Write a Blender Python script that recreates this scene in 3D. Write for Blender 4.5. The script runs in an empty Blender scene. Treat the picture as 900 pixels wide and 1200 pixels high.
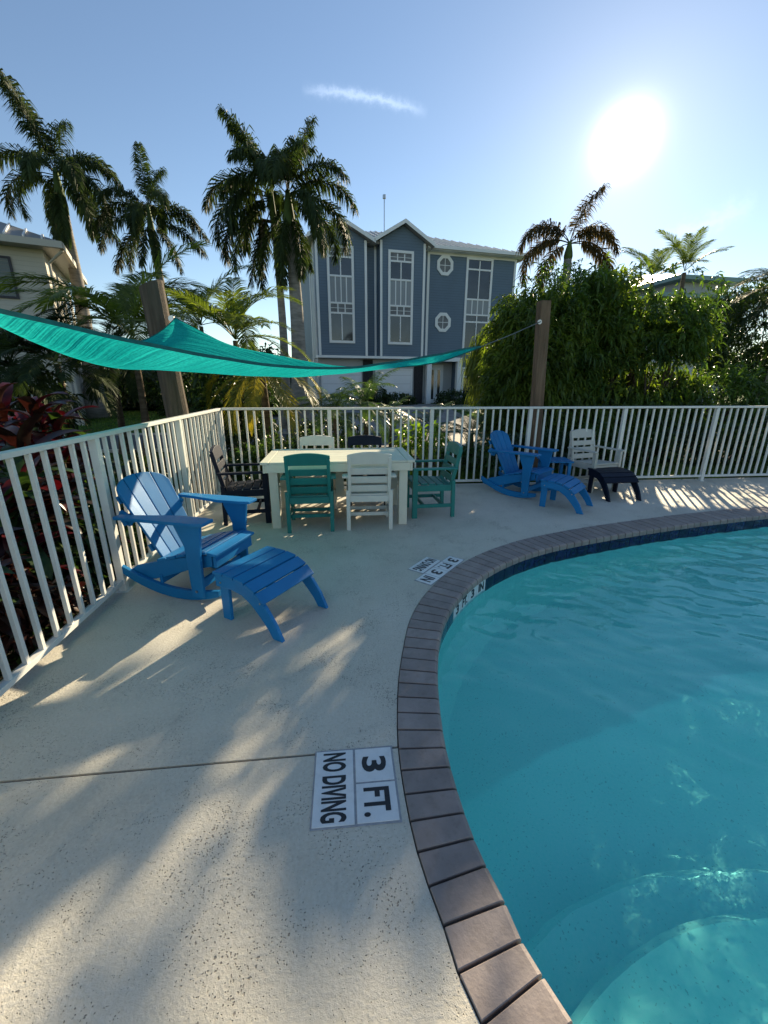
import bpy, bmesh, math, random
import numpy as np
from mathutils import Vector, Matrix, Euler, geometry, noise

random.seed(7)
rng = np.random.default_rng(7)
R = math.radians
PI = math.pi
scene = bpy.context.scene
COL = scene.collection

# ------------------------------------------------------------------ camera
EYE = Vector((0, 0, 1.58))
FPX, CX, CY = 483.0, 450.0, 600.0          # of the 900 x 1200 photograph
PITCH, ROLL, YAW = R(17.4), R(0.09), R(5.49)
FW = Vector((math.sin(YAW) * math.cos(PITCH), math.cos(YAW) * math.cos(PITCH), -math.sin(PITCH)))
RT0 = Vector((math.cos(YAW), -math.sin(YAW), 0))
UP0 = RT0.cross(FW)
RT = RT0 * math.cos(ROLL) + UP0 * math.sin(ROLL)
UP = -RT0 * math.sin(ROLL) + UP0 * math.cos(ROLL)
cam_data = bpy.data.cameras.new('camera')
cam = bpy.data.objects.new('camera', cam_data)
COL.objects.link(cam)
cam_data.sensor_fit = 'HORIZONTAL'
cam_data.sensor_width = 36
cam_data.lens = FPX / 900 * 36
cam_data.clip_start = 0.05
cam_data.clip_end = 3000
cam.matrix_world = Matrix(((RT.x, UP.x, -FW.x, EYE.x), (RT.y, UP.y, -FW.y, EYE.y), (RT.z, UP.z, -FW.z, EYE.z), (0, 0, 0, 1)))
scene.camera = cam


def ray(x, y):
    d = RT * ((x - CX) / FPX) - UP * ((y - CY) / FPX) + FW
    return d.normalized()


def at(x, y, Y):
    """world point seen at photo pixel (x, y) that lies at world depth Y"""
    d = ray(x, y)
    return EYE + d * (Y / d.y)


# ------------------------------------------------------------------ light
SUN_EL, SUN_AZ = R(22.5), R(31.0)          # azimuth from +Y towards +X
SUN_DIR = Vector((math.sin(SUN_AZ) * math.cos(SUN_EL), math.cos(SUN_AZ) * math.cos(SUN_EL), math.sin(SUN_EL)))
world = bpy.data.worlds.new('World')
scene.world = world
world.use_nodes = True
wt = world.node_tree
wt.nodes.clear()


def wn(t, **kw):
    n = wt.nodes.new(t)
    for k, v in kw.items():
        setattr(n, k, v)
    return n


SKY_STRENGTH = 0.075
sky = wn('ShaderNodeTexSky', sky_type='NISHITA', sun_disc=False, sun_elevation=SUN_EL, sun_rotation=SUN_AZ,
         air_density=1.0, dust_density=0.05, ozone_density=1.5, altitude=0)
bg = wn('ShaderNodeBackground')
bg.inputs['Strength'].default_value = SKY_STRENGTH
wt.links.new(sky.outputs[0], bg.inputs['Color'])
# the bright aureole that moist air makes round a low sun
geo = wn('ShaderNodeNewGeometry')
tc = wn('ShaderNodeTexCoord')
dotn = wn('ShaderNodeVectorMath', operation='DOT_PRODUCT')
dotn.inputs[1].default_value = SUN_DIR
wt.links.new(tc.outputs['Generated'], dotn.inputs[0])
acos = wn('ShaderNodeMath', operation='ARCCOSINE')
clampn = wn('ShaderNodeMath', operation='MINIMUM')
clampn.inputs[1].default_value = 0.99999
wt.links.new(dotn.outputs['Value'], clampn.inputs[0])
wt.links.new(clampn.outputs[0], acos.inputs[0])


def gauss(width, amp, power=2.0):
    a = wn('ShaderNodeMath', operation='DIVIDE'); a.inputs[1].default_value = R(width)
    wt.links.new(acos.outputs[0], a.inputs[0])
    b = wn('ShaderNodeMath', operation='POWER'); b.inputs[1].default_value = power
    wt.links.new(a.outputs[0], b.inputs[0])
    c = wn('ShaderNodeMath', operation='MULTIPLY'); c.inputs[1].default_value = -1
    wt.links.new(b.outputs[0], c.inputs[0])
    d = wn('ShaderNodeMath', operation='EXPONENT')
    wt.links.new(c.outputs[0], d.inputs[0])
    e = wn('ShaderNodeMath', operation='MULTIPLY'); e.inputs[1].default_value = amp
    wt.links.new(d.outputs[0], e.inputs[0])
    return e.outputs[0]


def addn(a, b):
    n = wn('ShaderNodeMath', operation='ADD')
    wt.links.new(a, n.inputs[0]); wt.links.new(b, n.inputs[1])
    return n.outputs[0]


halo = addn(gauss(1.7, 1.6, 1.7), addn(gauss(5.5, 0.12, 1.2), gauss(16.0, 0.045, 1.4)))
halo_bg = wn('ShaderNodeBackground')
halo_bg.inputs['Color'].default_value = (1.0, 0.93, 0.80, 1)
wt.links.new(halo, halo_bg.inputs['Strength'])
# a wisp of cirrus high over the house, and a fainter one to the right
def wisp(px0, px1, width_deg, amp, curl, seed):
    a, b = ray(*px0), ray(*px1)
    along = (b - a).normalized()
    mid = (a + b).normalized()
    across = mid.cross(along).normalized()
    half = (b - a).length / 2
    nz = wn('ShaderNodeTexNoise'); nz.inputs['Scale'].default_value = 75; nz.inputs['Detail'].default_value = 8; nz.inputs['Roughness'].default_value = .7
    mp = wn('ShaderNodeMapping'); mp.inputs['Location'].default_value = (seed, 0, 0)
    wt.links.new(tc.outputs['Generated'], mp.inputs[0]); wt.links.new(mp.outputs[0], nz.inputs[0])
    def dot(v, off):
        n = wn('ShaderNodeVectorMath', operation='DOT_PRODUCT'); n.inputs[1].default_value = v
        wt.links.new(tc.outputs['Generated'], n.inputs[0])
        s = wn('ShaderNodeMath', operation='SUBTRACT'); s.inputs[1].default_value = off
        wt.links.new(n.outputs['Value'], s.inputs[0]); return s.outputs[0]
    def m(op, x, y=None):
        n = wn('ShaderNodeMath', operation=op)
        for i, q in enumerate((x, y)):
            if q is None: continue
            if isinstance(q, (int, float)): n.inputs[i].default_value = q
            else: wt.links.new(q, n.inputs[i])
        return n.outputs[0]
    u = m('DIVIDE', dot(along, mid.dot(along)), half)
    v = m('DIVIDE', dot(across, mid.dot(across)), R(width_deg))
    v = m('ADD', v, m('MULTIPLY', m('POWER', m('ABSOLUTE', u), 2.0), curl))
    jit = m('MULTIPLY', m('SUBTRACT', nz.outputs[0], 0.5), 3.0)
    v = m('ADD', v, jit)
    taper = m('MAXIMUM', m('SUBTRACT', 1.0, m('POWER', m('ABSOLUTE', u), 3.0)), 0.0)
    core = m('EXPONENT', m('MULTIPLY', m('POWER', m('ABSOLUTE', v), 1.6), -1.4))
    return m('MULTIPLY', m('MULTIPLY', core, taper), amp)


cl = addn(wisp((352, 99), (503, 127), 0.38, 0.16, -0.9, 0), wisp((770, 285), (890, 240), 0.9, 0.07, 0.5, 4.1))
cl_bg = wn('ShaderNodeBackground')
cl_bg.inputs['Color'].default_value = (0.9, 0.95, 1.0, 1)
wt.links.new(cl, cl_bg.inputs['Strength'])
s1 = wn('ShaderNodeAddShader'); s2 = wn('ShaderNodeAddShader')
wt.links.new(bg.outputs[0], s1.inputs[0]); wt.links.new(halo_bg.outputs[0], s1.inputs[1])
wt.links.new(s1.outputs[0], s2.inputs[0]); wt.links.new(cl_bg.outputs[0], s2.inputs[1])
wo = wn('ShaderNodeOutputWorld')
wt.links.new(s2.outputs[0], wo.inputs['Surface'])

sun_data = bpy.data.lights.new('sun', 'SUN')
sun_data.energy = 5.0
sun_data.angle = R(0.45)
sun_data.color = (1.0, 0.83, 0.57)
sun = bpy.data.objects.new('sun', sun_data)
sun.rotation_mode = 'QUATERNION'
sun.rotation_quaternion = SUN_DIR.to_track_quat('Z', 'Y')
sun.location = (10, 18, 14)
COL.objects.link(sun)
scene.view_settings.view_transform = 'Standard'
scene.view_settings.look = 'None'
scene.view_settings.exposure = 1.06
scene.view_settings.gamma = 1
scene.cycles.use_denoising = True
scene.cycles.max_bounces = 10
scene.cycles.transparent_max_bounces = 12

# ------------------------------------------------------------------ materials
MATS = {}


def nodes_of(name):
    m = bpy.data.materials.new(name)
    m.use_nodes = True
    nt = m.node_tree
    nt.nodes.clear()
    out = nt.nodes.new('ShaderNodeOutputMaterial')
    return m, nt, out


def N(nt, t, **kw):
    n = nt.nodes.new(t)
    ins = kw.pop('ins', {})
    for k, v in kw.items():
        setattr(n, k, v)
    for k, v in ins.items():
        if hasattr(v, 'is_linked'):
            nt.links.new(v, n.inputs[k])
        else:
            n.inputs[k].default_value = v
    return n


def ramp(nt, fac, stops):
    n = nt.nodes.new('ShaderNodeValToRGB')
    els = n.color_ramp.elements
    while len(els) < len(stops):
        els.new(0.5)
    for e, (p, c) in zip(els, stops):
        e.position = p
        e.color = (*c, 1)
    nt.links.new(fac, n.inputs[0])
    return n.outputs[0]


def simple(name, color, rough=0.5, var=0.12, scale=6.0, bump=0.0, bscale=60.0, stretch=(1, 1, 1), spec=0.5, rnd=0.0, dirt=0.0,
           metallic=0.0, coat=0.0):
    """a painted / moulded surface: slight tone drift, fine relief, optional grime and per-object variation"""
    m, nt, out = nodes_of(name)
    tcn = N(nt, 'ShaderNodeTexCoord')
    mp = N(nt, 'ShaderNodeMapping', ins={0: tcn.outputs['Object'], 'Scale': stretch})
    nz = N(nt, 'ShaderNodeTexNoise', ins={'Vector': mp.outputs[0], 'Scale': scale, 'Detail': 5.0})
    c = Vector(color)
    lo = tuple(c * (1 - var)); hi = tuple(min(1, q) for q in c * (1 + var))
    col = ramp(nt, nz.outputs[0], [(0.3, lo), (0.7, hi)])
    if dirt:
        nd = N(nt, 'ShaderNodeTexNoise', ins={'Vector': mp.outputs[0], 'Scale': scale * 3.1, 'Detail': 8.0, 'Roughness': 0.7})
        fac = ramp(nt, nd.outputs[0], [(0.5, (0, 0, 0)), (0.78, (dirt, dirt, dirt))])
        mx = N(nt, 'ShaderNodeMixRGB', ins={0: fac, 1: col, 2: (color[0] * .45, color[1] * .42, color[2] * .36, 1)})
        col = mx.outputs[0]
    if rnd:
        oi = N(nt, 'ShaderNodeObjectInfo')
        mr = N(nt, 'ShaderNodeMapRange', ins={0: oi.outputs['Random'], 3: 1 - rnd, 4: 1 + rnd})
        hs = N(nt, 'ShaderNodeHueSaturation', ins={'Value': mr.outputs[0], 'Color': col})
        col = hs.outputs[0]
    p = N(nt, 'ShaderNodeBsdfPrincipled', ins={'Base Color': col, 'Roughness': rough, 'Specular IOR Level': spec, 'Metallic': metallic,
                                               'Coat Weight': coat})
    if bump:
        nb = N(nt, 'ShaderNodeTexNoise', ins={'Vector': mp.outputs[0], 'Scale': bscale, 'Detail': 4.0})
        bp = N(nt, 'ShaderNodeBump', ins={'Strength': bump, 'Distance': 0.01, 'Height': nb.outputs[0]})
        nt.links.new(bp.outputs[0], p.inputs['Normal'])
    nt.links.new(p.outputs[0], out.inputs[0])
    MATS[name] = m
    return m


def leafmat(name, dark, light, trans=0.35, rough=0.45, tcol=None, spec=0.4, rnd=0.15, nscale=1.3):
    m, nt, out = nodes_of(name)
    tcn = N(nt, 'ShaderNodeTexCoord')
    nz = N(nt, 'ShaderNodeTexNoise', ins={'Vector': tcn.outputs['Object'], 'Scale': nscale, 'Detail': 3.0})
    n2 = N(nt, 'ShaderNodeTexNoise', ins={'Vector': tcn.outputs['Object'], 'Scale': nscale * 14, 'Detail': 1.0})
    mxf = N(nt, 'ShaderNodeMath', operation='MULTIPLY_ADD', ins={0: n2.outputs[0], 1: 0.6, 2: -0.3})
    ad = N(nt, 'ShaderNodeMath', operation='ADD', ins={0: mxf.outputs[0], 1: nz.outputs[0]})
    col = ramp(nt, ad.outputs[0], [(0.3, dark), (0.72, light)])
    oi = N(nt, 'ShaderNodeObjectInfo')
    mr = N(nt, 'ShaderNodeMapRange', ins={0: oi.outputs['Random'], 3: 1 - rnd, 4: 1 + rnd})
    hs = N(nt, 'ShaderNodeHueSaturation', ins={'Value': mr.outputs[0], 'Color': col})
    p = N(nt, 'ShaderNodeBsdfPrincipled', ins={'Base Color': hs.outputs[0], 'Roughness': rough, 'Specular IOR Level': spec})
    tc2 = tcol or (1.6, 1.7, 0.7)
    mul = N(nt, 'ShaderNodeMixRGB', blend_type='MULTIPLY', ins={0: 1.0, 1: hs.outputs[0], 2: (*tc2, 1)})
    tr = N(nt, 'ShaderNodeBsdfTranslucent', ins={'Color': mul.outputs[0]})
    mx = N(nt, 'ShaderNodeMixShader', ins={0: trans, 1: p.outputs[0], 2: tr.outputs[0]})
    nt.links.new(mx.outputs[0], out.inputs[0])
    MATS[name] = m
    return m


simple('fence_white', (0.70, 0.70, 0.66), 0.38, 0.05, 4, 0.03, 90, spec=0.5, dirt=0.25, rnd=0.03)
simple('plastic_blue', (0.008, 0.170, 0.42), 0.46, 0.10, 3, 0.10, 160, (1, 1, 1), spec=0.28, dirt=0.16, rnd=0.06)
simple('plastic_teal', (0.010, 0.185, 0.165), 0.42, 0.10, 3, 0.10, 160, dirt=0.12, rnd=0.05)
simple('plastic_navy', (0.004, 0.009, 0.024), 0.52, 0.12, 3, 0.10, 160, spec=0.22, dirt=0.10, rnd=0.08)
simple('plastic_white', (0.68, 0.67, 0.60), 0.45, 0.05, 3, 0.10, 160, dirt=0.16, rnd=0.03)
simple('plastic_sand', (0.50, 0.49, 0.44), 0.45, 0.05, 3, 0.10, 160, dirt=0.16, rnd=0.03)
simple('table_cream', (0.72, 0.69, 0.57), 0.42, 0.05, 3, 0.08, 160, dirt=0.16, rnd=0.03)
simple('steel', (0.45, 0.45, 0.44), 0.3, 0.1, metallic=1.0)
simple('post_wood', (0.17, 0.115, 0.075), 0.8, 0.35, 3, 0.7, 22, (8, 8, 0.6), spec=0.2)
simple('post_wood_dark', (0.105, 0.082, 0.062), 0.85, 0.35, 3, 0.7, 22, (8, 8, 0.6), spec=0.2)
simple('siding_blue', (0.075, 0.125, 0.20), 0.6, 0.06, 0.5)
simple('trim_white', (0.78, 0.80, 0.80), 0.5, 0.04, 1)
simple('garage_white', (0.60, 0.63, 0.65), 0.5, 0.03, 1)
simple('house_side', (0.42, 0.44, 0.45), 0.6, 0.05, 1)
simple('stone_dark', (0.022, 0.022, 0.024), 0.8, 0.6, 14, 0.8, 8)
simple('siding_beige', (0.50, 0.47, 0.40), 0.7, 0.05, 0.5)
simple('roof_metal', (0.30, 0.30, 0.29), 0.45, 0.10, 0.8, metallic=0.3)
simple('roof_green', (0.20, 0.31, 0.30), 0.45, 0.10, 0.8)
simple('glass_window', (0.025, 0.030, 0.036), 0.06, 0.6, 1.2, spec=0.9)
simple('curtain_grey', (0.16, 0.17, 0.18), 0.5, 0.3, 3)
simple('shutter', (0.23, 0.26, 0.28), 0.5, 0.05)
simple('dark_frame', (0.02, 0.02, 0.03), 0.5, 0.1)
simple('trunk_grey', (0.27, 0.25, 0.22), 0.85, 0.30, 3, 0.6, 6, (1, 1, 5), spec=0.2, dirt=0.5)
simple('trunk_brown', (0.13, 0.10, 0.07), 0.9, 0.4, 5, 0.9, 10, (1, 1, 4), spec=0.1, dirt=0.5)
simple('crownshaft', (0.085, 0.13, 0.040), 0.7, 0.25, 2, spec=0.12)
simple('bark', (0.075, 0.06, 0.045), 0.9, 0.4, 8, 0.6, 20)
simple('soil', (0.035, 0.026, 0.018), 0.95, 0.5, 9, 0.9, 30)
simple('coping_brick', (0.275, 0.228, 0.208), 0.5, 0.16, 9, 0.12, 90, rnd=0.13, dirt=0.45)
simple('mortar', (0.10, 0.085, 0.08), 0.9, 0.3, 30, 0.5, 120)
simple('grout', (0.33, 0.34, 0.36), 0.8, 0.2, 30)
simple('tile_white', (0.72, 0.74, 0.74), 0.28, 0.05, 14, 0.03, 60, dirt=0.22)
simple('lettering_black', (0.010, 0.011, 0.014), 0.4, 0.2)
simple('hem_teal', (0.004, 0.13, 0.13), 0.8, 0.2, 20)
simple('wire', (0.08, 0.10, 0.10), 0.5, 0.1)
simple('rusty_flower', (0.30, 0.015, 0.03), 0.5, 0.3)
simple('concrete_path', (0.46, 0.43, 0.37), 0.85, 0.1, 2, 0.3, 40)
simple('asphalt', (0.085, 0.090, 0.095), 0.9, 0.15, 3, 0.5, 90)
simple('paver_drive', (0.24, 0.235, 0.225), 0.85, 0.15, 2, 0.3, 30)
simple('terracotta', (0.30, 0.12, 0.06), 0.8)

leafmat('leaf_hedge', (0.045, 0.085, 0.022), (0.17, 0.24, 0.040), 0.46, 0.42, tcol=(1.8, 1.8, 0.6))
leafmat('leaf_hedge_b', (0.036, 0.078, 0.024), (0.14, 0.22, 0.045), 0.44, 0.36, tcol=(1.6, 1.8, 0.6))
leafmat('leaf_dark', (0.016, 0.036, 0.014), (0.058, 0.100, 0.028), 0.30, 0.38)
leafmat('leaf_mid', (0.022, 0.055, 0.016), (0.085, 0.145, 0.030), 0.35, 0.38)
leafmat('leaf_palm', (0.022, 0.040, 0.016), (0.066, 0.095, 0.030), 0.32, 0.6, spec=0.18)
leafmat('leaf_palm_glare', (0.045, 0.042, 0.022), (0.12, 0.105, 0.045), 0.42, 0.6, spec=0.15, tcol=(1.8, 1.4, 0.8))  # reddish-brown from the sun's glare is put into this leaf colour
leafmat('leaf_palm_dry', (0.045, 0.040, 0.022), (0.12, 0.10, 0.045), 0.28, 0.5)
leafmat('leaf_feather', (0.060, 0.095, 0.022), (0.18, 0.23, 0.05), 0.45, 0.45, spec=.25, tcol=(1.7, 1.7, .6))
leafmat('leaf_yellow', (0.13, 0.14, 0.015), (0.32, 0.28, 0.03), 0.45, 0.45, tcol=(1.4, 1.25, 0.5))
leafmat('leaf_red', (0.035, 0.004, 0.006), (0.10, 0.010, 0.016), 0.25, 0.35, tcol=(1.8, 0.6, 0.6), rnd=0.4)
leafmat('leaf_maroon', (0.012, 0.008, 0.007), (0.050, 0.020, 0.014), 0.25, 0.32, tcol=(1.8, 0.8, 0.6), rnd=0.4)
leafmat('leaf_lime', (0.11, 0.20, 0.018), (0.26, 0.36, 0.04), 0.45, 0.4)
leafmat('leaf_fern', (0.035, 0.075, 0.018), (0.11, 0.18, 0.035), 0.40, 0.35)
leafmat('grass_blade', (0.035, 0.085, 0.012), (0.11, 0.19, 0.025), 0.35, 0.5)


def mat_navy_tile():
    m, nt, out = nodes_of('tile_navy')
    tcn = N(nt, 'ShaderNodeTexCoord')
    vo = N(nt, 'ShaderNodeTexVoronoi', ins={'Vector': tcn.outputs['Object'], 'Scale': 26.0})
    col = ramp(nt, vo.outputs['Color'], [(0.2, (0.003, 0.005, 0.028)), (0.8, (0.008, 0.014, 0.075))])
    oi = N(nt, 'ShaderNodeObjectInfo')
    mr = N(nt, 'ShaderNodeMapRange', ins={0: oi.outputs['Random'], 3: 0.7, 4: 1.35})
    hs = N(nt, 'ShaderNodeHueSaturation', ins={'Value': mr.outputs[0], 'Color': col})
    p = N(nt, 'ShaderNodeBsdfPrincipled', ins={'Base Color': hs.outputs[0], 'Roughness': 0.15})
    nz = N(nt, 'ShaderNodeTexNoise', ins={'Vector': tcn.outputs['Object'], 'Scale': 30.0})
    bp = N(nt, 'ShaderNodeBump', ins={'Strength': 0.15, 'Distance': 0.01, 'Height': nz.outputs[0]})
    nt.links.new(bp.outputs[0], p.inputs['Normal'])
    nt.links.new(p.outputs[0], out.inputs[0])
    MATS['tile_navy'] = m


def mat_deck():
    """sprayed knock-down concrete deck: cream coat, small pits and pores, broad grime"""
    m, nt, out = nodes_of('deck_coat')
    tcn = N(nt, 'ShaderNodeTexCoord')
    P = tcn.outputs['Object']
    warp = N(nt, 'ShaderNodeTexNoise', ins={'Vector': P, 'Scale': 45.0, 'Detail': 2.0})
    wv = N(nt, 'ShaderNodeVectorMath', operation='SCALE', ins={0: warp.outputs['Color'], 'Scale': 0.02})
    pw = N(nt, 'ShaderNodeVectorMath', operation='ADD', ins={0: P, 1: wv.outputs[0]})
    vo = N(nt, 'ShaderNodeTexVoronoi', ins={'Vector': pw.outputs[0], 'Scale': 120.0, 'Randomness': 1.0})
    dens = N(nt, 'ShaderNodeTexNoise', ins={'Vector': P, 'Scale': 3.2, 'Detail': 5.0, 'Roughness': 0.65})
    thr = N(nt, 'ShaderNodeMapRange', ins={0: dens.outputs[0], 1: 0.32, 2: 0.72, 3: 0.02, 4: 0.55})
    pitd = N(nt, 'ShaderNodeMath', operation='SUBTRACT', ins={0: thr.outputs[0], 1: vo.outputs['Distance']})
    sep = N(nt, 'ShaderNodeSeparateColor', ins={0: vo.outputs['Color']})
    keep = N(nt, 'ShaderNodeMath', operation='GREATER_THAN', ins={0: sep.outputs[0], 1: 0.45})
    pitc = N(nt, 'ShaderNodeMapRange', ins={0: pitd.outputs[0], 1: 0.0, 2: 0.16, 3: 0.0, 4: 1.0})
    pit = N(nt, 'ShaderNodeMath', operation='MULTIPLY', ins={0: pitc.outputs[0], 1: keep.outputs[0]})
    big = N(nt, 'ShaderNodeTexNoise', ins={'Vector': P, 'Scale': 1.1, 'Detail': 7.0, 'Roughness': 0.6})
    col = ramp(nt, big.outputs[0], [(0.30, (0.53, 0.50, 0.415)), (0.5, (0.62, 0.58, 0.485)), (0.72, (0.68, 0.64, 0.545))])
    fine = N(nt, 'ShaderNodeTexNoise', ins={'Vector': P, 'Scale': 70.0, 'Detail': 5.0, 'Roughness': 0.75})
    c2 = N(nt, 'ShaderNodeMixRGB', blend_type='OVERLAY', ins={0: 0.35, 1: col, 2: fine.outputs[0]})
    st = N(nt, 'ShaderNodeTexNoise', ins={'Vector': P, 'Scale': 5.0, 'Detail': 9.0, 'Roughness': 0.72})
    stf = ramp(nt, st.outputs[0], [(0.56, (0, 0, 0)), (0.75, (0.30, 0.30, 0.30))])
    c3 = N(nt, 'ShaderNodeMixRGB', ins={0: stf, 1: c2.outputs[0], 2: (0.27, 0.25, 0.21, 1)})
    pf = N(nt, 'ShaderNodeMath', operation='MULTIPLY', ins={0: pit.outputs[0], 1: 0.72})
    c4 = N(nt, 'ShaderNodeMixRGB', ins={0: pf.outputs[0], 1: c3.outputs[0], 2: (0.17, 0.15, 0.125, 1)})
    p = N(nt, 'ShaderNodeBsdfPrincipled', ins={'Base Color': c4.outputs[0], 'Roughness': 0.72, 'Specular IOR Level': 0.35})
    h = N(nt, 'ShaderNodeMath', operation='MULTIPLY_ADD', ins={0: pit.outputs[0], 1: -1.0, 2: fine.outputs[0]})
    bp = N(nt, 'ShaderNodeBump', ins={'Strength': 0.9, 'Distance': 0.005, 'Height': h.outputs[0]})
    nt.links.new(bp.outputs[0], p.inputs['Normal'])
    nt.links.new(p.outputs[0], out.inputs[0])
    MATS['deck_coat'] = m


def mat_plaster():
    """pool plaster with dark quartz flecks"""
    m, nt, out = nodes_of('pool_plaster')
    tcn = N(nt, 'ShaderNodeTexCoord')
    P = tcn.outputs['Object']
    fw_ = N(nt, 'ShaderNodeTexNoise', ins={'Vector': P, 'Scale': 60.0})
    fws = N(nt, 'ShaderNodeVectorMath', operation='SCALE', ins={0: fw_.outputs['Color'], 'Scale': 0.03})
    fpw = N(nt, 'ShaderNodeVectorMath', operation='ADD', ins={0: P, 1: fws.outputs[0]})
    vo = N(nt, 'ShaderNodeTexVoronoi', ins={'Vector': fpw.outputs[0], 'Scale': 62.0})
    sep = N(nt, 'ShaderNodeSeparateColor', ins={0: vo.outputs['Color']})
    keep = N(nt, 'ShaderNodeMath', operation='GREATER_THAN', ins={0: sep.outputs[1], 1: 0.62})
    dot = N(nt, 'ShaderNodeMapRange', ins={0: vo.outputs['Distance'], 1: 0.10, 2: 0.30, 3: 1.0, 4: 0.0})
    dm = N(nt, 'ShaderNodeMath', operation='MULTIPLY', ins={0: dot.outputs[0], 1: keep.outputs[0]})
    big = N(nt, 'ShaderNodeTexNoise', ins={'Vector': P, 'Scale': 1.0, 'Detail': 5.0})
    col = ramp(nt, big.outputs[0], [(0.3, (0.46, 0.86, 0.84)), (0.7, (0.54, 0.92, 0.90))])
    fine = N(nt, 'ShaderNodeTexNoise', ins={'Vector': P, 'Scale': 60.0, 'Detail': 4.0})
    c2 = N(nt, 'ShaderNodeMixRGB', blend_type='OVERLAY', ins={0: 0.25, 1: col, 2: fine.outputs[0]})
    dmf = N(nt, 'ShaderNodeMath', operation='MULTIPLY', ins={0: dm.outputs[0], 1: 0.34})
    c3 = N(nt, 'ShaderNodeMixRGB', ins={0: dmf.outputs[0], 1: c2.outputs[0], 2: (0.03, 0.10, 0.13, 1)})
    p = N(nt, 'ShaderNodeBsdfPrincipled', ins={'Base Color': c3.outputs[0], 'Roughness': 0.9, 'Specular IOR Level': 0.1})
    nt.links.new(p.outputs[0], out.inputs[0])
    MATS['pool_plaster'] = m


def mat_water():
    m, nt, out = nodes_of('pool_water')
    gs = N(nt, 'ShaderNodeBsdfGlass', ins={'Color': (0.68, 0.995, 0.985, 1), 'Roughness': 0.0, 'IOR': 1.33})
    nt.links.new(gs.outputs[0], out.inputs[0])
    MATS['pool_water'] = m


def mat_sail():
    m, nt, out = nodes_of('sail_cloth')
    tcn = N(nt, 'ShaderNodeTexCoord')
    P = tcn.outputs['Object']
    nz = N(nt, 'ShaderNodeTexNoise', ins={'Vector': P, 'Scale': 1.6, 'Detail': 6.0})
    mp = N(nt, 'ShaderNodeMapping', ins={0: P, 'Rotation': (0, 0, R(-52)), 'Scale': (2.0, 60, 2.0)})
    wv = N(nt, 'ShaderNodeTexNoise', ins={'Vector': mp.outputs[0], 'Scale': 1.0, 'Detail': 3.0})
    s = N(nt, 'ShaderNodeMath', operation='MULTIPLY_ADD', ins={0: wv.outputs[0], 1: 0.7, 2: nz.outputs[0]})
    col = ramp(nt, s.outputs[0], [(0.55, (0.006, 0.38, 0.37)), (1.05, (0.020, 0.52, 0.49))])
    wr = N(nt, 'ShaderNodeTexNoise', ins={'Vector': mp.outputs[0], 'Scale': 0.16, 'Detail': 4.0, 'Distortion': 1.5})
    fine = N(nt, 'ShaderNodeTexVoronoi', ins={'Vector': P, 'Scale': 55.0})
    sh = N(nt, 'ShaderNodeMapRange', ins={0: fine.outputs['Distance'], 1: 0.0, 2: 0.6, 3: 0.82, 4: 1.12})
    hs = N(nt, 'ShaderNodeHueSaturation', ins={'Value': sh.outputs[0], 'Color': col})
    col = hs.outputs[0]
    d = N(nt, 'ShaderNodeBsdfDiffuse', ins={'Color': col})
    t = N(nt, 'ShaderNodeBsdfTranslucent', ins={'Color': col})
    mx = N(nt, 'ShaderNodeMixShader', ins={0: 0.5, 1: d.outputs[0], 2: t.outputs[0]})
    hsum = N(nt, 'ShaderNodeMath', operation='MULTIPLY_ADD', ins={0: wr.outputs[0], 1: 2.5, 2: wv.outputs[0]})
    bp = N(nt, 'ShaderNodeBump', ins={'Strength': 0.55, 'Distance': 0.02, 'Height': hsum.outputs[0]})
    nt.links.new(bp.outputs[0], d.inputs['Normal']); nt.links.new(bp.outputs[0], t.inputs['Normal'])
    nt.links.new(mx.outputs[0], out.inputs[0])
    MATS['sail_cloth'] = m


def lined(name, color, pitch, depth, rough=0.6, groove=0.55, axis=2):
    """lap siding: courses too far away to be told apart one by one"""
    m, nt, out = nodes_of(name)
    tcn = N(nt, 'ShaderNodeTexCoord')
    sp = N(nt, 'ShaderNodeSeparateXYZ', ins={0: tcn.outputs['Object']})
    f = N(nt, 'ShaderNodeMath', operation='DIVIDE', ins={0: sp.outputs[axis], 1: pitch})
    fr = N(nt, 'ShaderNodeMath', operation='FRACT', ins={0: f.outputs[0]})
    gr = N(nt, 'ShaderNodeMapRange', ins={0: fr.outputs[0], 1: 0.0, 2: 0.14, 3: groove, 4: 1.0})
    nz = N(nt, 'ShaderNodeTexNoise', ins={'Vector': tcn.outputs['Object'], 'Scale': 0.6, 'Detail': 4.0})
    c = Vector(color)
    col = ramp(nt, nz.outputs[0], [(0.3, tuple(c * .92)), (0.7, tuple(c * 1.08))])
    hs = N(nt, 'ShaderNodeHueSaturation', ins={'Value': gr.outputs[0], 'Color': col})
    p = N(nt, 'ShaderNodeBsdfPrincipled', ins={'Base Color': hs.outputs[0], 'Roughness': rough})
    bp = N(nt, 'ShaderNodeBump', ins={'Strength': 0.6, 'Distance': depth, 'Height': fr.outputs[0]})
    nt.links.new(bp.outputs[0], p.inputs['Normal'])
    nt.links.new(p.outputs[0], out.inputs[0])
    MATS[name] = m


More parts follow.
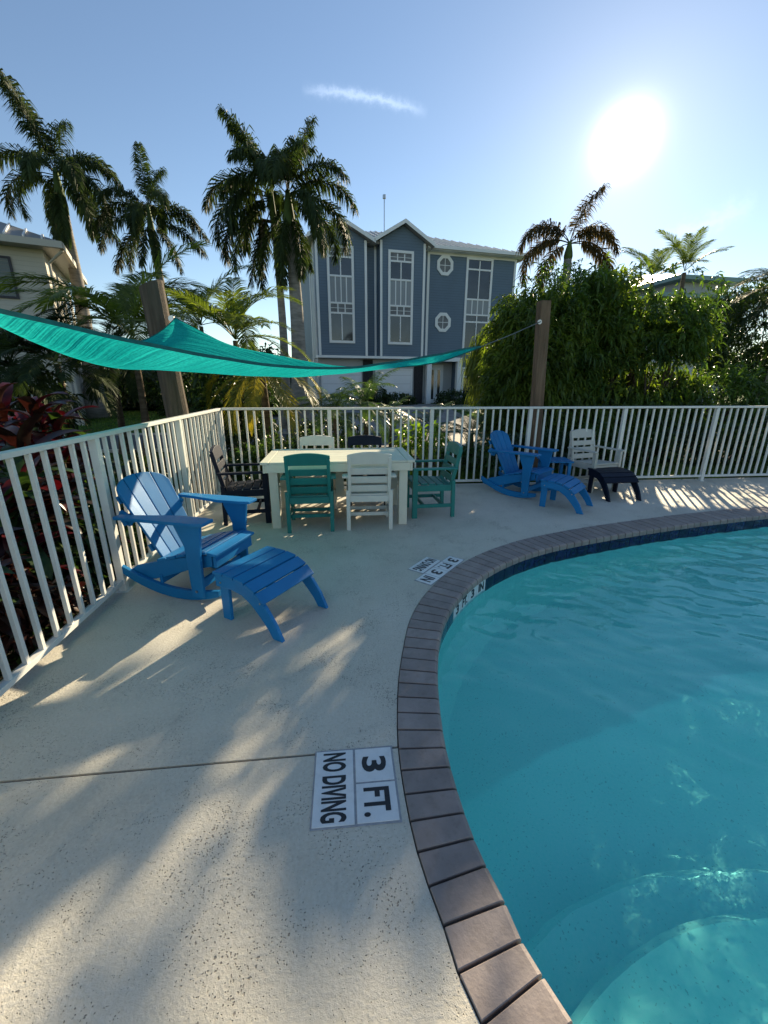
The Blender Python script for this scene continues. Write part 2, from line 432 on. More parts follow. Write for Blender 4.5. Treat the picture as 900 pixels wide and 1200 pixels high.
def mat_lawn():
    m, nt, out = nodes_of('lawn')
    tcn = N(nt, 'ShaderNodeTexCoord')
    P = tcn.outputs['Object']
    a = N(nt, 'ShaderNodeTexNoise', ins={'Vector': P, 'Scale': 0.35, 'Detail': 6.0})
    b = N(nt, 'ShaderNodeTexNoise', ins={'Vector': P, 'Scale': 25.0, 'Detail': 6.0, 'Roughness': 0.8})
    s = N(nt, 'ShaderNodeMath', operation='MULTIPLY_ADD', ins={0: b.outputs[0], 1: 0.6, 2: a.outputs[0]})
    col = ramp(nt, s.outputs[0], [(0.6, (0.030, 0.070, 0.012)), (1.0, (0.085, 0.15, 0.025))])
    p = N(nt, 'ShaderNodeBsdfPrincipled', ins={'Base Color': col, 'Roughness': 0.9, 'Specular IOR Level': 0.1})
    bp = N(nt, 'ShaderNodeBump', ins={'Strength': 0.9, 'Distance': 0.05, 'Height': b.outputs[0]})
    nt.links.new(bp.outputs[0], p.inputs['Normal'])
    nt.links.new(p.outputs[0], out.inputs[0])
    MATS['lawn'] = m


mat_navy_tile(); mat_deck(); mat_plaster(); mat_water(); mat_sail(); mat_lawn()
lined('siding_blue_lap', (0.118, 0.176, 0.245), 0.14, 0.02)
lined('siding_beige_lap', (0.52, 0.49, 0.42), 0.14, 0.02, groove=0.8)
lined('garage_panel', (0.82, 0.84, 0.86), 0.5, 0.02, groove=0.75)
lined('balcony_slat', (0.30, 0.33, 0.35), 0.10, 0.02, groove=0.5, axis=0)


# ------------------------------------------------------------------ mesh helpers
class MB:
    def __init__(s):
        s.v = []; s.f = []

    def add(s, verts, faces):
        b = len(s.v)
        s.v += [tuple(q) for q in verts]
        s.f += [tuple(i + b for i in f) for f in faces]
        return s

    def box(s, c, size, M=None):
        x, y, z = (q / 2 for q in size)
        vs = [Vector((sx * x, sy * y, sz * z)) for sx in (-1, 1) for sy in (-1, 1) for sz in (-1, 1)]
        if M is not None:
            vs = [M @ q for q in vs]
        c = Vector(c)
        return s.add([q + c for q in vs], [(0, 1, 3, 2), (4, 6, 7, 5), (0, 4, 5, 1), (2, 3, 7, 6), (0, 2, 6, 4), (1, 5, 7, 3)])

    def span(s, a, b, w, t, up=(0, 0, 1)):
        """board from a to b, width w across, thickness t along up"""
        a, b, up = Vector(a), Vector(b), Vector(up)
        d = (b - a).normalized()
        sd = d.cross(up).normalized()
        u = sd.cross(d)
        vs = []
        for p in (a, b):
            for i, j in ((-1, -1), (1, -1), (1, 1), (-1, 1)):
                vs.append(p + sd * (i * w / 2) + u * (j * t / 2))
        return s.add(vs, [(3, 2, 1, 0), (4, 5, 6, 7), (0, 1, 5, 4), (1, 2, 6, 5), (2, 3, 7, 6), (3, 0, 4, 7)])

    def prism(s, prof, x0, x1, M=None):
        """profile in (y, z), extruded along x"""
        n = len(prof)
        vs = [Vector((x0, y, z)) for y, z in prof] + [Vector((x1, y, z)) for y, z in prof]
        if M is not None:
            vs = [M @ q for q in vs]
        fs = [tuple(range(n))[::-1], tuple(range(n, 2 * n))]
        fs += [(i, (i + 1) % n, n + (i + 1) % n, n + i) for i in range(n)]
        return s.add(vs, fs)

    def tube(s, pts, radii, n=8, cap=True):
        pts = [Vector(p) for p in pts]
        rings = []
        ref = Vector((0.3, 0.9, 0.1))
        for i, p in enumerate(pts):
            d = (pts[min(i + 1, len(pts) - 1)] - pts[max(i - 1, 0)]).normalized()
            a = d.cross(ref)
            if a.length < 0.05:
                a = d.cross(Vector((1, 0, 0)))
            a.normalize(); b = d.cross(a)
            r = radii[i] if hasattr(radii, '__len__') else radii
            rings.append([p + (a * math.cos(2 * PI * k / n) + b * math.sin(2 * PI * k / n)) * r for k in range(n)])
        vs = [q for r_ in rings for q in r_]
        fs = [(i * n + k, i * n + (k + 1) % n, (i + 1) * n + (k + 1) % n, (i + 1) * n + k) for i in range(len(pts) - 1) for k in range(n)]
        if cap:
            fs += [tuple(range(n))[::-1], tuple(range((len(pts) - 1) * n, len(pts) * n))]
        return s.add(vs, fs)

    def mesh(s, name):
        me = bpy.data.meshes.new(name)
        me.from_pydata(s.v, [], s.f)
        me.update()
        return me

    def build(s, name, mat, parent=None, bevel=0.0, smooth=False, label=None, seg=2):
        me = s.mesh(name)
        bm = bmesh.new(); bm.from_mesh(me)
        bmesh.ops.recalc_face_normals(bm, faces=bm.faces)
        if bevel:
            try:
                bmesh.ops.bevel(bm, geom=[e for e in bm.edges if len(e.link_faces) == 2 and e.calc_face_angle(0) > 0.5], offset=bevel,
                                segments=seg, affect='EDGES', profile=0.6, clamp_overlap=True)
            except Exception:
                pass
        bm.to_mesh(me); bm.free()
        if smooth:
            me.polygons.foreach_set('use_smooth', [True] * len(me.polygons))
        return link(name, me, mat, parent, label)


def link(name, me, mat=None, parent=None, label=None):
    if mat is not None and not me.materials:
        me.materials.append(MATS[mat] if isinstance(mat, str) else mat)
    o = bpy.data.objects.new(name, me)
    COL.objects.link(o)
    if parent is not None:
        o.parent = parent
    if label:
        o['label'] = label
    return o


def thing(name, label, cat, loc=(0, 0, 0), rz=0.0, group=None):
    o = bpy.data.objects.new(name, None)
    o.empty_display_size = 0.2
    COL.objects.link(o)
    o.location = loc
    o.rotation_euler = (0, 0, rz)
    return tag(o, label, cat, group)


def tag(o, label=None, cat=None, group=None, kind=None):
    if label: o['label'] = label
    if cat: o['category'] = cat
    if group: o['group'] = group
    if kind: o['kind'] = kind
    return o


def copy_tree(src, parent=None):
    c = src.copy()
    COL.objects.link(c)
    if parent is not None:
        c.parent = parent
    for ch in list(src.children):
        copy_tree(ch, c)
    return c


def restyle(root, mat):
    """gives a copied thing its own colour: fresh meshes with another material"""
    for ch in root.children:
        me = ch.data.copy()
        me.materials.clear(); me.materials.append(MATS[mat])
        ch.data = me


def place(src, label, loc, rz, mat=None, used=set()):
    if src.name in used:
        o = copy_tree(src)
    else:
        used.add(src.name); o = src
    o.location = loc; o.rotation_euler = (0, 0, rz)
    o['label'] = label
    if mat:
        restyle(o, mat)
    return o


def catmull(pts, step):
    """closed smooth curve through pts, resampled at equal steps"""
    n = len(pts); P = [Vector(p) for p in pts]; out = []
    for i in range(n):
        p0, p1, p2, p3 = P[i - 1], P[i], P[(i + 1) % n], P[(i + 2) % n]
        for k in range(24):
            t = k / 24
            out.append(0.5 * ((2 * p1) + (p2 - p0) * t + (2 * p0 - 5 * p1 + 4 * p2 - p3) * t * t + (3 * p1 - p0 - 3 * p2 + p3) * t ** 3))
    L = [0]
    for i in range(len(out)):
        L.append(L[-1] + (out[(i + 1) % len(out)] - out[i]).length)
    m = round(L[-1] / step); res = []; j = 0
    for k in range(m):
        s = L[-1] * k / m
        while L[j + 1] < s: j += 1
        t = (s - L[j]) / (L[j + 1] - L[j])
        res.append(out[j].lerp(out[(j + 1) % len(out)], t))
    return res


# ------------------------------------------------------------------ ground, street, lawns
def sheet(name, mat, poly, z, kind='structure', thick=0.0):
    vs = [Vector((x, y, 0)) for x, y in poly]
    tri = geometry.tessellate_polygon([vs])
    zz = z if callable(z) else (lambda x, y: z)
    me = bpy.data.meshes.new(name)
    me.from_pydata([(q.x, q.y, zz(q.x, q.y)) for q in vs], [], [tuple(t) for t in tri])
    me.update()
    bm = bmesh.new(); bm.from_mesh(me)
    bmesh.ops.recalc_face_normals(bm, faces=bm.faces)
    for f in bm.faces:
        if f.normal.z < 0: f.normal_flip()
    bm.to_mesh(me); bm.free()
    o = link(name, me, mat)
    if kind: o['kind'] = kind
    return o


def rise(y):
    return -0.12 if y < 14 else (-0.12 + 0.45 * min(1, (y - 14) / 9))


RIM = [(0.31, 0.59), (0.26, 0.79), (0.215, 1.01), (0.20, 1.27), (0.21, 1.53), (0.26, 1.88), (0.33, 2.18), (0.41, 2.46), (0.52, 2.71), (0.66, 2.94), (0.86, 3.20),
       (1.07, 3.41), (1.28, 3.58), (1.57, 3.77), (1.96, 3.96), (2.5, 4.15), (2.95, 4.28), (3.63, 4.45), (4.43, 4.62), (5.6, 4.79), (7.3, 4.75), (8.8, 4.1), (9.6, 2.8),
       (9.5, 1.0), (8.4, -0.7), (6.5, -2.0), (4.2, -2.6), (2.4, -2.1), (1.2, -1.1), (0.6, -0.05)]
outer = catmull(RIM, 0.108)


def offset(cv, d):
    n = len(cv); out = []
    for i, p in enumerate(cv):
        t = (cv[(i + 1) % n] - cv[i - 1]).normalized()
        nrm = Vector((-t.y, t.x))          # outward for this winding is checked below
        out.append(p + nrm * d)
    return out


area = sum(outer[i].x * outer[(i + 1) % len(outer)].y - outer[(i + 1) % len(outer)].x * outer[i].y for i in range(len(outer)))
SGN = -1 if area > 0 else 1               # left normal points inward for a counter-clockwise curve
inner = []
for i, p in enumerate(outer):
    t = (outer[(i + 1) % len(outer)] - outer[i - 1]).normalized()
    w_i = 0.215 + 0.095 * max(0, min(1, (p.y - 2.2) / 2.0))
    inner.append(p - Vector((-t.y, t.x)) * SGN * w_i)

# ground: one sheet to the horizon with a rectangular opening under the pool deck
gx = [-900, -120, -60, -30, -15, -1.95, 13.0, 30, 60, 120, 900]
gy = [-300, -40, -4.0, 6.46, 9, 12, 14, 16, 18, 20, 23, 40, 80, 200, 1400]
gv = [(x, y, rise(y) - 0.02) for y in gy for x in gx]
gf = []
for j in range(len(gy) - 1):
    for i in range(len(gx) - 1):
        if gx[i] == -1.95 and gy[j] == -4.0:
            continue
        a = j * len(gx) + i
        gf.append((a, a + 1, a + len(gx) + 1, a + len(gx)))
me = bpy.data.meshes.new('ground'); me.from_pydata(gv, [], gf); me.update()
tag(link('ground', me, 'lawn'), kind='structure')


def strip(name, mat, poly, dz):
    """laid on the ground and following its rise"""
    x0, y0, x1, y1 = poly
    ys = [y0] + [y for y in gy if y0 < y < y1] + [y1]
    mb = MB()
    for a, b in zip(ys[:-1], ys[1:]):
        mb.add([(x0, a, rise(a) + dz), (x1, a, rise(a) + dz), (x1, b, rise(b) + dz), (x0, b, rise(b) + dz)], [(0, 1, 2, 3)])
    return tag(mb.build(name, mat), kind='structure')


strip('planting_bed', 'soil', (-12, 6.46, 14, 10.2), -0.012)
strip('planting_bed', 'soil', (-9, -4, -1.95, 6.46), -0.012)
strip('street', 'asphalt', (-60, 11.3, 60, 14.6), -0.008)
strip('driveway', 'paver_drive', (-3.5, 14.6, 5.6, 26.4), -0.004)
for y0, y1 in ((11.16, 11.3), (14.6, 14.74)):
    kb = MB(); kb.box((0, (y0 + y1) / 2, rise(y0) + 0.0), (120, y1 - y0, 0.1)); tag(kb.build('kerb', 'concrete_path'), kind='structure')
# the sunlit concrete walk that curves up to the porch
wv = []
cen = [(4.1, 11.2), (4.9, 13.5), (6.3, 15.2), (7.6, 17.0), (7.4, 20), (6.6, 23), (6.2, 26)]
mb = MB()
for i, (x, y) in enumerate(cen):
    w = 1.5 if i < 3 else 1.0
    wv += [(x - w, y, rise(y) + 0.004), (x + w, y, rise(y) + 0.004)]
mb.add(wv, [(2 * i, 2 * i + 1, 2 * i + 3, 2 * i + 2) for i in range(len(cen) - 1)])
tag(mb.build('garden_path', 'concrete_path'), kind='structure')

# ------------------------------------------------------------------ pool deck
n_in = len(inner)
JX, JY = None, 1.455
FENCE_X, FENCE_Y = -1.78, 6.31
left_idx = min(range(n_in), key=lambda i: abs(outer[i].y - JY) + (100 if outer[i].x > 2 else 0))
right_idx = min(range(n_in), key=lambda i: abs(outer[i].y - JY) + (100 if outer[i].x < 5 else 0))


def arc(i0, i1):
    out = []; i = i0
    while True:
        out.append(outer[i])
        if i == i1: break
        i = (i + 1) % n_in
    return out


# does the curve run away from the viewer first (index growing, y growing)?
fwd = outer[(left_idx + 5) % n_in].y > outer[left_idx].y
far_arc = arc(left_idx, right_idx) if fwd else arc(right_idx, left_idx)[::-1]
near_arc = arc(right_idx, left_idx) if fwd else arc(left_idx, right_idx)[::-1]
g = 0.006


def slab(name, poly):
    vs = [Vector((x, y, 0)) for x, y in poly]
    n = len(vs)
    tri = geometry.tessellate_polygon([vs])
    V = [(q.x, q.y, 0) for q in vs] + [(q.x, q.y, -0.13) for q in vs]
    F = [tuple(t) for t in tri] + [tuple(i + n for i in t)[::-1] for t in tri] + [(i, (i + 1) % n, (i + 1) % n + n, i + n) for i in range(n)]
    me = bpy.data.meshes.new(name); me.from_pydata(V, [], F); me.update()
    bm = bmesh.new(); bm.from_mesh(me); bmesh.ops.recalc_face_normals(bm, faces=bm.faces); bm.to_mesh(me); bm.free()
    o = link(name, me, 'deck_coat'); o['kind'] = 'structure'
    return o


fa = [(p.x, p.y) for p in far_arc]
na = [(p.x, p.y) for p in near_arc]
far_poly = [(-1.93, JY - 0.02 + g)] + [(fa[0][0], JY + g)] + [q for q in fa if q[1] > JY + g] + [(fa[-1][0], JY + g), (13.0, JY + g), (13.0, 6.46), (-1.93, 6.46)]
near_poly = [(na[0][0], JY - g)] + [q for q in na if q[1] < JY - g] + [(na[-1][0], JY - g), (-1.93, JY - 0.02 - g), (-1.93, -4), (13.0, -4), (13.0, JY - g)]
slab('pool_deck', far_poly)
slab('pool_deck', near_poly)
jb = MB(); jb.box(((fa[0][0] - 1.93) / 2, JY - 0.01, -0.02), (2.3, 0.06, 0.02)); tag(jb.build('joint_filler', 'mortar'), kind='structure')

# coping: one ring of bricks on a mortar bed
cope = thing('pool_coping', 'ring of brown bricks along the rim of the pool', 'coping')
WATER_Z = -0.158
bed_in, bed_out = offset(inner, SGN * 0.012), outer
mb = MB()
for ring_i in range(n_in):
    j = (ring_i + 1) % n_in
    a, b, c, d = bed_in[ring_i], bed_in[j], bed_out[j], bed_out[ring_i]
    mb.add([(q.x, q.y, z) for z in (-0.012, -0.06) for q in (a, b, c, d)],
           [(0, 1, 2, 3), (7, 6, 5, 4), (0, 4, 5, 1), (2, 6, 7, 3)])
mb.build('mortar_bed', 'mortar', cope)
r_in = offset(inner, SGN * -0.006); r_out = offset(outer, SGN * -0.005)
for i in range(n_in):
    j = (i + 1) % n_in
    gp = 0.045
    a, b = r_in[i].lerp(r_in[j], gp), r_in[i].lerp(r_in[j], 1 - gp)
    d, c = r_out[i].lerp(r_out[j], gp), r_out[i].lerp(r_out[j], 1 - gp)
    dz = random.uniform(-0.0015, 0.0015)
    out_n = (r_out[i] - r_in[i]).normalized() * 0.016
    pr = []
    top, bot = 0.006 + dz, -0.052
    V = []
    for s_, t_ in ((a, d), (b, c)):
        V += [(s_.x, s_.y, bot), (s_.x, s_.y, top - 0.018), (s_.x + out_n.x * .35, s_.y + out_n.y * .35, top - 0.006), (s_.x + out_n.x * 1.2, s_.y + out_n.y * 1.2, top),
              (t_.x, t_.y, top), (t_.x, t_.y, bot)]
    F = [(0, 1, 2, 3, 4, 5), (11, 10, 9, 8, 7, 6)] + [(k, 6 + k, 6 + (k + 1) % 6, (k + 1) % 6) for k in range(6)]
    MB().add(V, F).build('brick', 'coping_brick', cope, bevel=0.0022, seg=1)

# pool shell: walls, floor, three rounded entry steps in the near corner
shell = thing('pool_shell', 'plastered pool basin with a band of navy tiles at the waterline', 'pool basin')
DEPTH = -1.05
mb = MB()
wall = offset(inner, SGN * 0.02)
V = []
for z in (-0.05, DEPTH + 0.12):
    V += [(p.x, p.y, z) for p in wall]
F = [(i, (i + 1) % n_in, n_in + (i + 1) % n_in, n_in + i) for i in range(n_in)]
lowr = offset(inner, SGN * -0.10)
V += [(p.x, p.y, DEPTH) for p in lowr]
F += [(n_in + i, n_in + (i + 1) % n_in, 2 * n_in + (i + 1) % n_in, 2 * n_in + i) for i in range(n_in)]
tri = geometry.tessellate_polygon([[Vector((p.x, p.y, 0)) for p in lowr]])
F += [tuple(q + 2 * n_in for q in t) for t in tri]
mb.add(V, F).build('basin', 'pool_plaster', shell, smooth=False)

# underwater steps: discs clipped to the pool outline
def inside(p, poly):
    c = False; n = len(poly)
    for i in range(n):
        a, b = poly[i], poly[i - 1]
        if (a.y > p.y) != (b.y > p.y) and p.x < (b.x - a.x) * (p.y - a.y) / (b.y - a.y) + a.x:
            c = not c
    return c


SC = Vector((1.45, -0.55))
for rad, z in ((1.75, -0.78), (1.50, -0.54), (0.92, -0.38)):
    pts = []
    for k in range(96):
        a = 2 * PI * k / 96
        d = Vector((math.cos(a), math.sin(a)))
        r_ = 0.05
        while r_ < rad and inside(SC + d * (r_ + 0.03), wall): r_ += 0.03
        pts.append(SC + d * min(r_, rad))
    n = len(pts)
    V = [(p.x, p.y, z) for p in offset(pts, 0.03)] + [(p.x, p.y, z - 0.03) for p in pts] + [(p.x, p.y, DEPTH) for p in pts]
    F = [tuple(range(n))] + [(i, (i + 1) % n, n + (i + 1) % n, n + i) for i in range(n)] + [(n + i, n + (i + 1) % n, 2 * n + (i + 1) % n, 2 * n + i) for i in range(n)]
    MB().add(V, F).build('step', 'pool_plaster', shell)

# waterline tiles: navy, with four white ones that carry the depth
tile_cv = offset(inner, SGN * 0.010)
cum = [0]
for i in range(n_in):
    cum.append(cum[-1] + (tile_cv[(i + 1) % n_in] - tile_cv[i]).length)


def on_cv(s):
    s %= cum[-1]
    k = max(i for i in range(n_in) if cum[i] <= s)
    t = (s - cum[k]) / (cum[k + 1] - cum[k])
    p = tile_cv[k].lerp(tile_cv[(k + 1) % n_in], t)
    d = (tile_cv[(k + 1) % n_in] - tile_cv[k]).normalized()
    return p, d


nt_ = round(cum[-1] / 0.153)
w_ = cum[-1] / nt_
mark_pts = [Vector((1.0, 2.88)), Vector((1.10, 2.97))]
s_mark = min(range(nt_), key=lambda k: (on_cv((k + 2) * w_)[0] - Vector((1.02, 2.88))).length)
fwd_curve = tile_cv[(left_idx + 3) % n_in].y > tile_cv[left_idx].y
words4 = ['3', 'FT.', '3', 'IN']
mark = thing('waterline_marker', 'white depth tiles lettered in black on the pool wall under the bricks', 'depth marker')
grout = MB()
for i in range(n_in):
    j = (i + 1) % n_in
    a, b = tile_cv[i], tile_cv[j]
    nn = Vector((-(b - a).y, (b - a).x)).normalized() * SGN * 0.004
    grout.add([(a.x + nn.x, a.y + nn.y, -0.053), (b.x + nn.x, b.y + nn.y, -0.053), (b.x + nn.x, b.y + nn.y, -0.225), (a.x + nn.x, a.y + nn.y, -0.225)], [(0, 1, 2, 3)])
grout.build('grout', 'grout', shell)


def text_mesh(txt, size, name='lettering', xs=1.0, bold=0.012, ext=0.0012):
    cu = bpy.data.curves.new('txt', 'FONT')
    cu.body = txt; cu.size = size; cu.align_x = 'CENTER'; cu.align_y = 'CENTER'
    cu.extrude = ext; cu.offset = bold * size; cu.resolution_u = 4
    o = bpy.data.objects.new('txt', cu)
    COL.objects.link(o)
    bpy.context.view_layer.update()
    me = bpy.data.meshes.new_from_object(o.evaluated_get(bpy.context.evaluated_depsgraph_get()))
    bpy.data.objects.remove(o); bpy.data.curves.remove(cu)
    xsv = [v.co.x for v in me.vertices]; ysv = [v.co.y for v in me.vertices]
    cx_, cy_ = (min(xsv) + max(xsv)) / 2, (min(ysv) + max(ysv)) / 2
    for v in me.vertices:
        v.co.x = (v.co.x - cx_) * xs; v.co.y -= cy_
    me.name = name
    me.materials.append(MATS['lettering_black'])
    return me, (max(xsv) - min(xsv)) * xs, max(ysv) - min(ysv)


def fit_text(txt, w, h, bold=0.02):
    me, tw, th = text_mesh(txt, 0.1, bold=bold)
    for v in me.vertices:
        v.co.x *= w / tw; v.co.y *= h / th
    return me


order = range(4) if fwd_curve else range(3, -1, -1)
white = {(s_mark + k) % nt_: (words4[k] if fwd_curve else words4[3 - k]) for k in range(4)}
for k in range(nt_):
    p, d = on_cv((k + 0.5) * w_)
    nrm = Vector((-d.y, d.x)) * -SGN              # towards the water
    is_w = k in white
    M = Matrix(((d.x, nrm.x, 0), (d.y, nrm.y, 0), (0, 0, 1)))
    mb = MB(); mb.box((p.x, p.y, -0.128), (w_ - 0.006, 0.008, 0.150), M)
    mb.build('tile', 'tile_white' if is_w else 'tile_navy', mark if is_w else shell, bevel=0.0015, seg=1)
    if is_w:
        wt_ = {'3': 0.055, 'FT.': 0.10, 'IN': 0.085}[white[k]]
        me = fit_text(white[k], wt_, 0.078, bold=0.03)
        # text plane faces the water; local x runs left to right as the viewer in the pool sees it
        xd = -d if SGN * 1 < 0 else d
        face = Vector((nrm.x, nrm.y, 0))
        xv = Vector((0, 0, 1)).cross(face)
        for v in me.vertices:
            q = Vector((p.x, p.y, -0.107)) + xv * v.co.x + Vector((0, 0, 1)) * v.co.y + face * (0.0052 + v.co.z)
            v.co = q
        link('lettering', me, None, mark)

# water: a fine grid with real ripples, trimmed just outside the waterline tiles
def ripple(x, y):
    """height of small wind ripples, livelier to the right and far side"""
    live = 0.45 + 0.55 / (1 + np.exp(-(x - 2.2 + 0.35 * (y - 2.5)) * 1.6))
    h = np.zeros_like(x)
    r_ = np.random.default_rng(12)
    for k in range(34):
        lam = 0.085 * (1.12 ** k) if k < 20 else r_.uniform(.25, .8)
        th = r_.normal(0.9, 0.75)
        ph = r_.uniform(0, 2 * PI)
        a = 0.00062 * lam / 0.16
        a = min(a, 0.0016)
        kx, ky = math.cos(th) * 2 * PI / lam, math.sin(th) * 2 * PI / lam
        w = np.sin(x * r_.uniform(.8, 1.7) + ph) * np.cos(y * r_.uniform(.8, 1.7) + 2 * ph)
        h += a * (0.45 + 0.55 * w) * np.sin(kx * x + ky * y + ph + 0.8 * np.sin(x * 1.3 + y * 2.1 + k))
    far = 1 / (1 + np.exp(-(y - 2.3 + 0.25 * (x - 1.5)) * 2.2))
    fine = np.zeros_like(x)
    for k in range(16):
        lam = 0.055 * 1.10 ** k; th = r_.normal(1.15, .45); ph = r_.uniform(0, 6.28)
        fine += 0.0056 * lam * np.sin(2 * PI / lam * (math.cos(th) * x + math.sin(th) * y) + ph + 1.1 * np.sin(2.1 * x - 1.6 * y + k))
    return h * live * (1 + 0.5 * far) + fine * (0.25 + 0.9 * far) * (0.6 + 0.4 * np.sin(3.1 * x + 1.3 * y) * np.sin(2.3 * y - x))


def water_grid(res):
    rimp = offset(inner, SGN * 0.016)
    xs = np.arange(0.2, 9.6, res); ysg = np.arange(-2.6, 4.9, res)
    X, Y = np.meshgrid(xs, ysg)
    px_ = np.array([p.x for p in rimp]); py_ = np.array([p.y for p in rimp])
    ins_ = np.zeros(X.shape, bool)
    for a in range(len(px_)):
        b = a - 1
        c1 = (py_[a] > Y) != (py_[b] > Y)
        with np.errstate(divide='ignore', invalid='ignore'):
            c2 = X < (px_[b] - px_[a]) * (Y - py_[a]) / (py_[b] - py_[a]) + px_[a]
        ins_ ^= (c1 & c2)
    keep = ins_.copy()
    keep[1:] |= ins_[:-1]; keep[:-1] |= ins_[1:]; keep[:, 1:] |= ins_[:, :-1]; keep[:, :-1] |= ins_[:, 1:]
    idx = -np.ones(X.shape, int); idx[keep] = np.arange(keep.sum())
    q = keep[:-1, :-1] & keep[1:, :-1] & keep[:-1, 1:] & keep[1:, 1:]
    jj, ii = np.nonzero(q)
    Q = np.stack([idx[jj, ii], idx[jj, ii + 1], idx[jj + 1, ii + 1], idx[jj + 1, ii]], 1)
    x, y = X[keep], Y[keep]
    V = np.stack([x, y, WATER_Z + ripple(x, y)], 1)
    return V, Q


V, Q = water_grid(0.022)
tot = len(Q)
me = bpy.data.meshes.new('pool_water')
me.vertices.add(len(V)); me.vertices.foreach_set('co', V.astype(np.float32).ravel())
me.loops.add(tot * 4); me.loops.foreach_set('vertex_index', Q.astype(np.int32).ravel())
me.polygons.add(tot); me.polygons.foreach_set('loop_start', (np.arange(tot) * 4).astype(np.int32)); me.polygons.foreach_set('loop_total', np.full(tot, 4, np.int32))
me.polygons.foreach_set('use_smooth', [True] * tot)
me.update(calc_edges=True)
water = tag(link('pool_water', me, 'pool_water'), kind='structure')
water.cycles.is_caustics_caster = True
for o in shell.children: o.cycles.is_caustics_receiver = True
sun_data.cycles.is_caustics_light = True


# ------------------------------------------------------------------ depth marker tiles set in the deck
def deck_tile(root, cx_, cy_, w, l, ang, txt, tw, th):
    """local frame: text reads along local x, top of letters to local y"""
    M = Matrix.Rotation(ang, 3, 'Z')
    c = M @ Vector((cx_, cy_, 0))
    mb = MB(); mb.box((cx_, cy_, 0.0005), (w, l, 0.009)); t = mb.build('tile', 'tile_white', root, bevel=0.0012, seg=1)
    me = fit_text(txt, tw, th, bold=0.03)
    for v in me.vertices:
        v.co.z = v.co.z * 0.4 + 0.0056; v.co.x += cx_; v.co.y += cy_
    link('lettering', me, None, root)


m1 = thing('depth_marker', 'white NO DIVING and 3 FT. tiles set in the deck in the foreground', 'depth marker', (0.006, 1.292, 0), R(-90))
fb = MB(); fb.box((0, 0, -0.0005), (0.345, 0.345, 0.006)); fb.build('grout', 'grout', m1)
deck_tile(m1, 0.0, -0.086, 0.330, 0.160, 0, 'NO DIVING', 0.305, 0.100)
deck_tile(m1, -0.084, 0.084, 0.160, 0.160, 0, '3', 0.075, 0.105)
deck_tile(m1, 0.084, 0.084, 0.160, 0.160, 0, 'FT.', 0.118, 0.105)
am = math.atan2(-0.49, -0.43)
m2 = thing('depth_marker', 'small row of white depth tiles beside the bend of the brick rim', 'depth marker', (0.762, 3.325, 0), am)
fb = MB(); fb.box((0, 0.08, -0.0005), (0.64, 0.16, 0.006)); fb.box((0.0, -0.085, -0.0015), (0.34, 0.16, 0.006)); fb.build('grout', 'grout', m2)
for k, (t_, w) in enumerate((('3', 0.075), ('FT.', 0.11), ('3', 0.075), ('IN', 0.095))):
    deck_tile(m2, -0.234 + 0.156 * k, 0.08, 0.150, 0.150, 0, t_, w, 0.100)
deck_tile(m2, 0.0, -0.085, 0.32, 0.150, 0, 'NO DIVING', 0.29, 0.095)

# ------------------------------------------------------------------ fences
fl = thing('picket_fence', 'white metal picket fence running along the left side of the deck', 'fence')
pk = MB(); pk.box((0, 0, 0.645), (0.026, 0.026, 1.10)); pk_me = None


def picket(parent, x, y):
    global pk_me
    if pk_me is None:
        o = pk.build('picket', 'fence_white', parent, bevel=0.002, seg=1)
        pk_me = o.data
    else:
        o = link('picket', pk_me, None, parent)
    o.location = (x + random.uniform(-.0015, .0015), y + random.uniform(-.0015, .0015), 0)
    o.rotation_euler = (random.uniform(-.0035, .0035), random.uniform(-.0035, .0035), random.uniform(-.03, .03))
    return o


post_me = None


def fpost(parent, x, y):
    global post_me
    if post_me is None:
        mb = MB(); mb.box((0, 0, 0.592), (0.055, 0.055, 1.216)); mb.box((0, 0, -0.004), (0.10, 0.10, 0.012))
        post_me = mb.build('fence_post', 'fence_white', parent, bevel=0.002, seg=1)
        post_me.location = (x, y, 0); post_me = post_me.data
        return
    link('fence_post', post_me, None, parent).location = (x, y, 0)


posts_l = [3.14 - 1.56 * k for k in range(5, 0, -1)] + [3.14, 4.72]
ys = np.arange(-4 + 0.12, FENCE_Y - 0.05, 0.1295)
y0 = 3.14 - 0.1295 * math.floor((3.14 + 1.6) / 0.1295)
y = y0
while y < FENCE_Y - 0.05:
    if min(abs(y - q) for q in posts_l + [FENCE_Y]) > 0.05:
        picket(fl, FENCE_X, y)
    y += 0.1295
for q in posts_l:
    if q > -1.8: fpost(fl, FENCE_X, q)
mb = MB(); mb.box((FENCE_X, 2.25, 1.215), (0.062, 8.06, 0.032)); mb.build('top_rail', 'fence_white', fl, bevel=0.004)
mb = MB(); mb.box((FENCE_X, 2.25, 0.082), (0.040, 8.06, 0.034)); mb.build('bottom_rail', 'fence_white', fl, bevel=0.003)
fbk = thing('picket_fence', 'long white metal picket fence across the back of the deck', 'fence')
posts_b = [-1.78, -0.21, 1.335, 2.885, 4.44, 6.02, 7.6, 9.15]
for a, b in zip(posts_b[:-1], posts_b[1:]):
    n = 13
    for k in range(1, n):
        picket(fbk, a + (b - a) * k / n, FENCE_Y)
for q in posts_b: fpost(fbk, q, FENCE_Y)
mb = MB(); mb.box(((9.2 - 1.745) / 2, FENCE_Y, 1.218), (9.2 + 1.745, 0.062, 0.032)); mb.build('top_rail', 'fence_white', fbk, bevel=0.004)
mb = MB(); mb.box(((9.2 - 1.76) / 2, FENCE_Y, 0.085), (9.2 + 1.76, 0.040, 0.034)); mb.build('bottom_rail', 'fence_white', fbk, bevel=0.003)


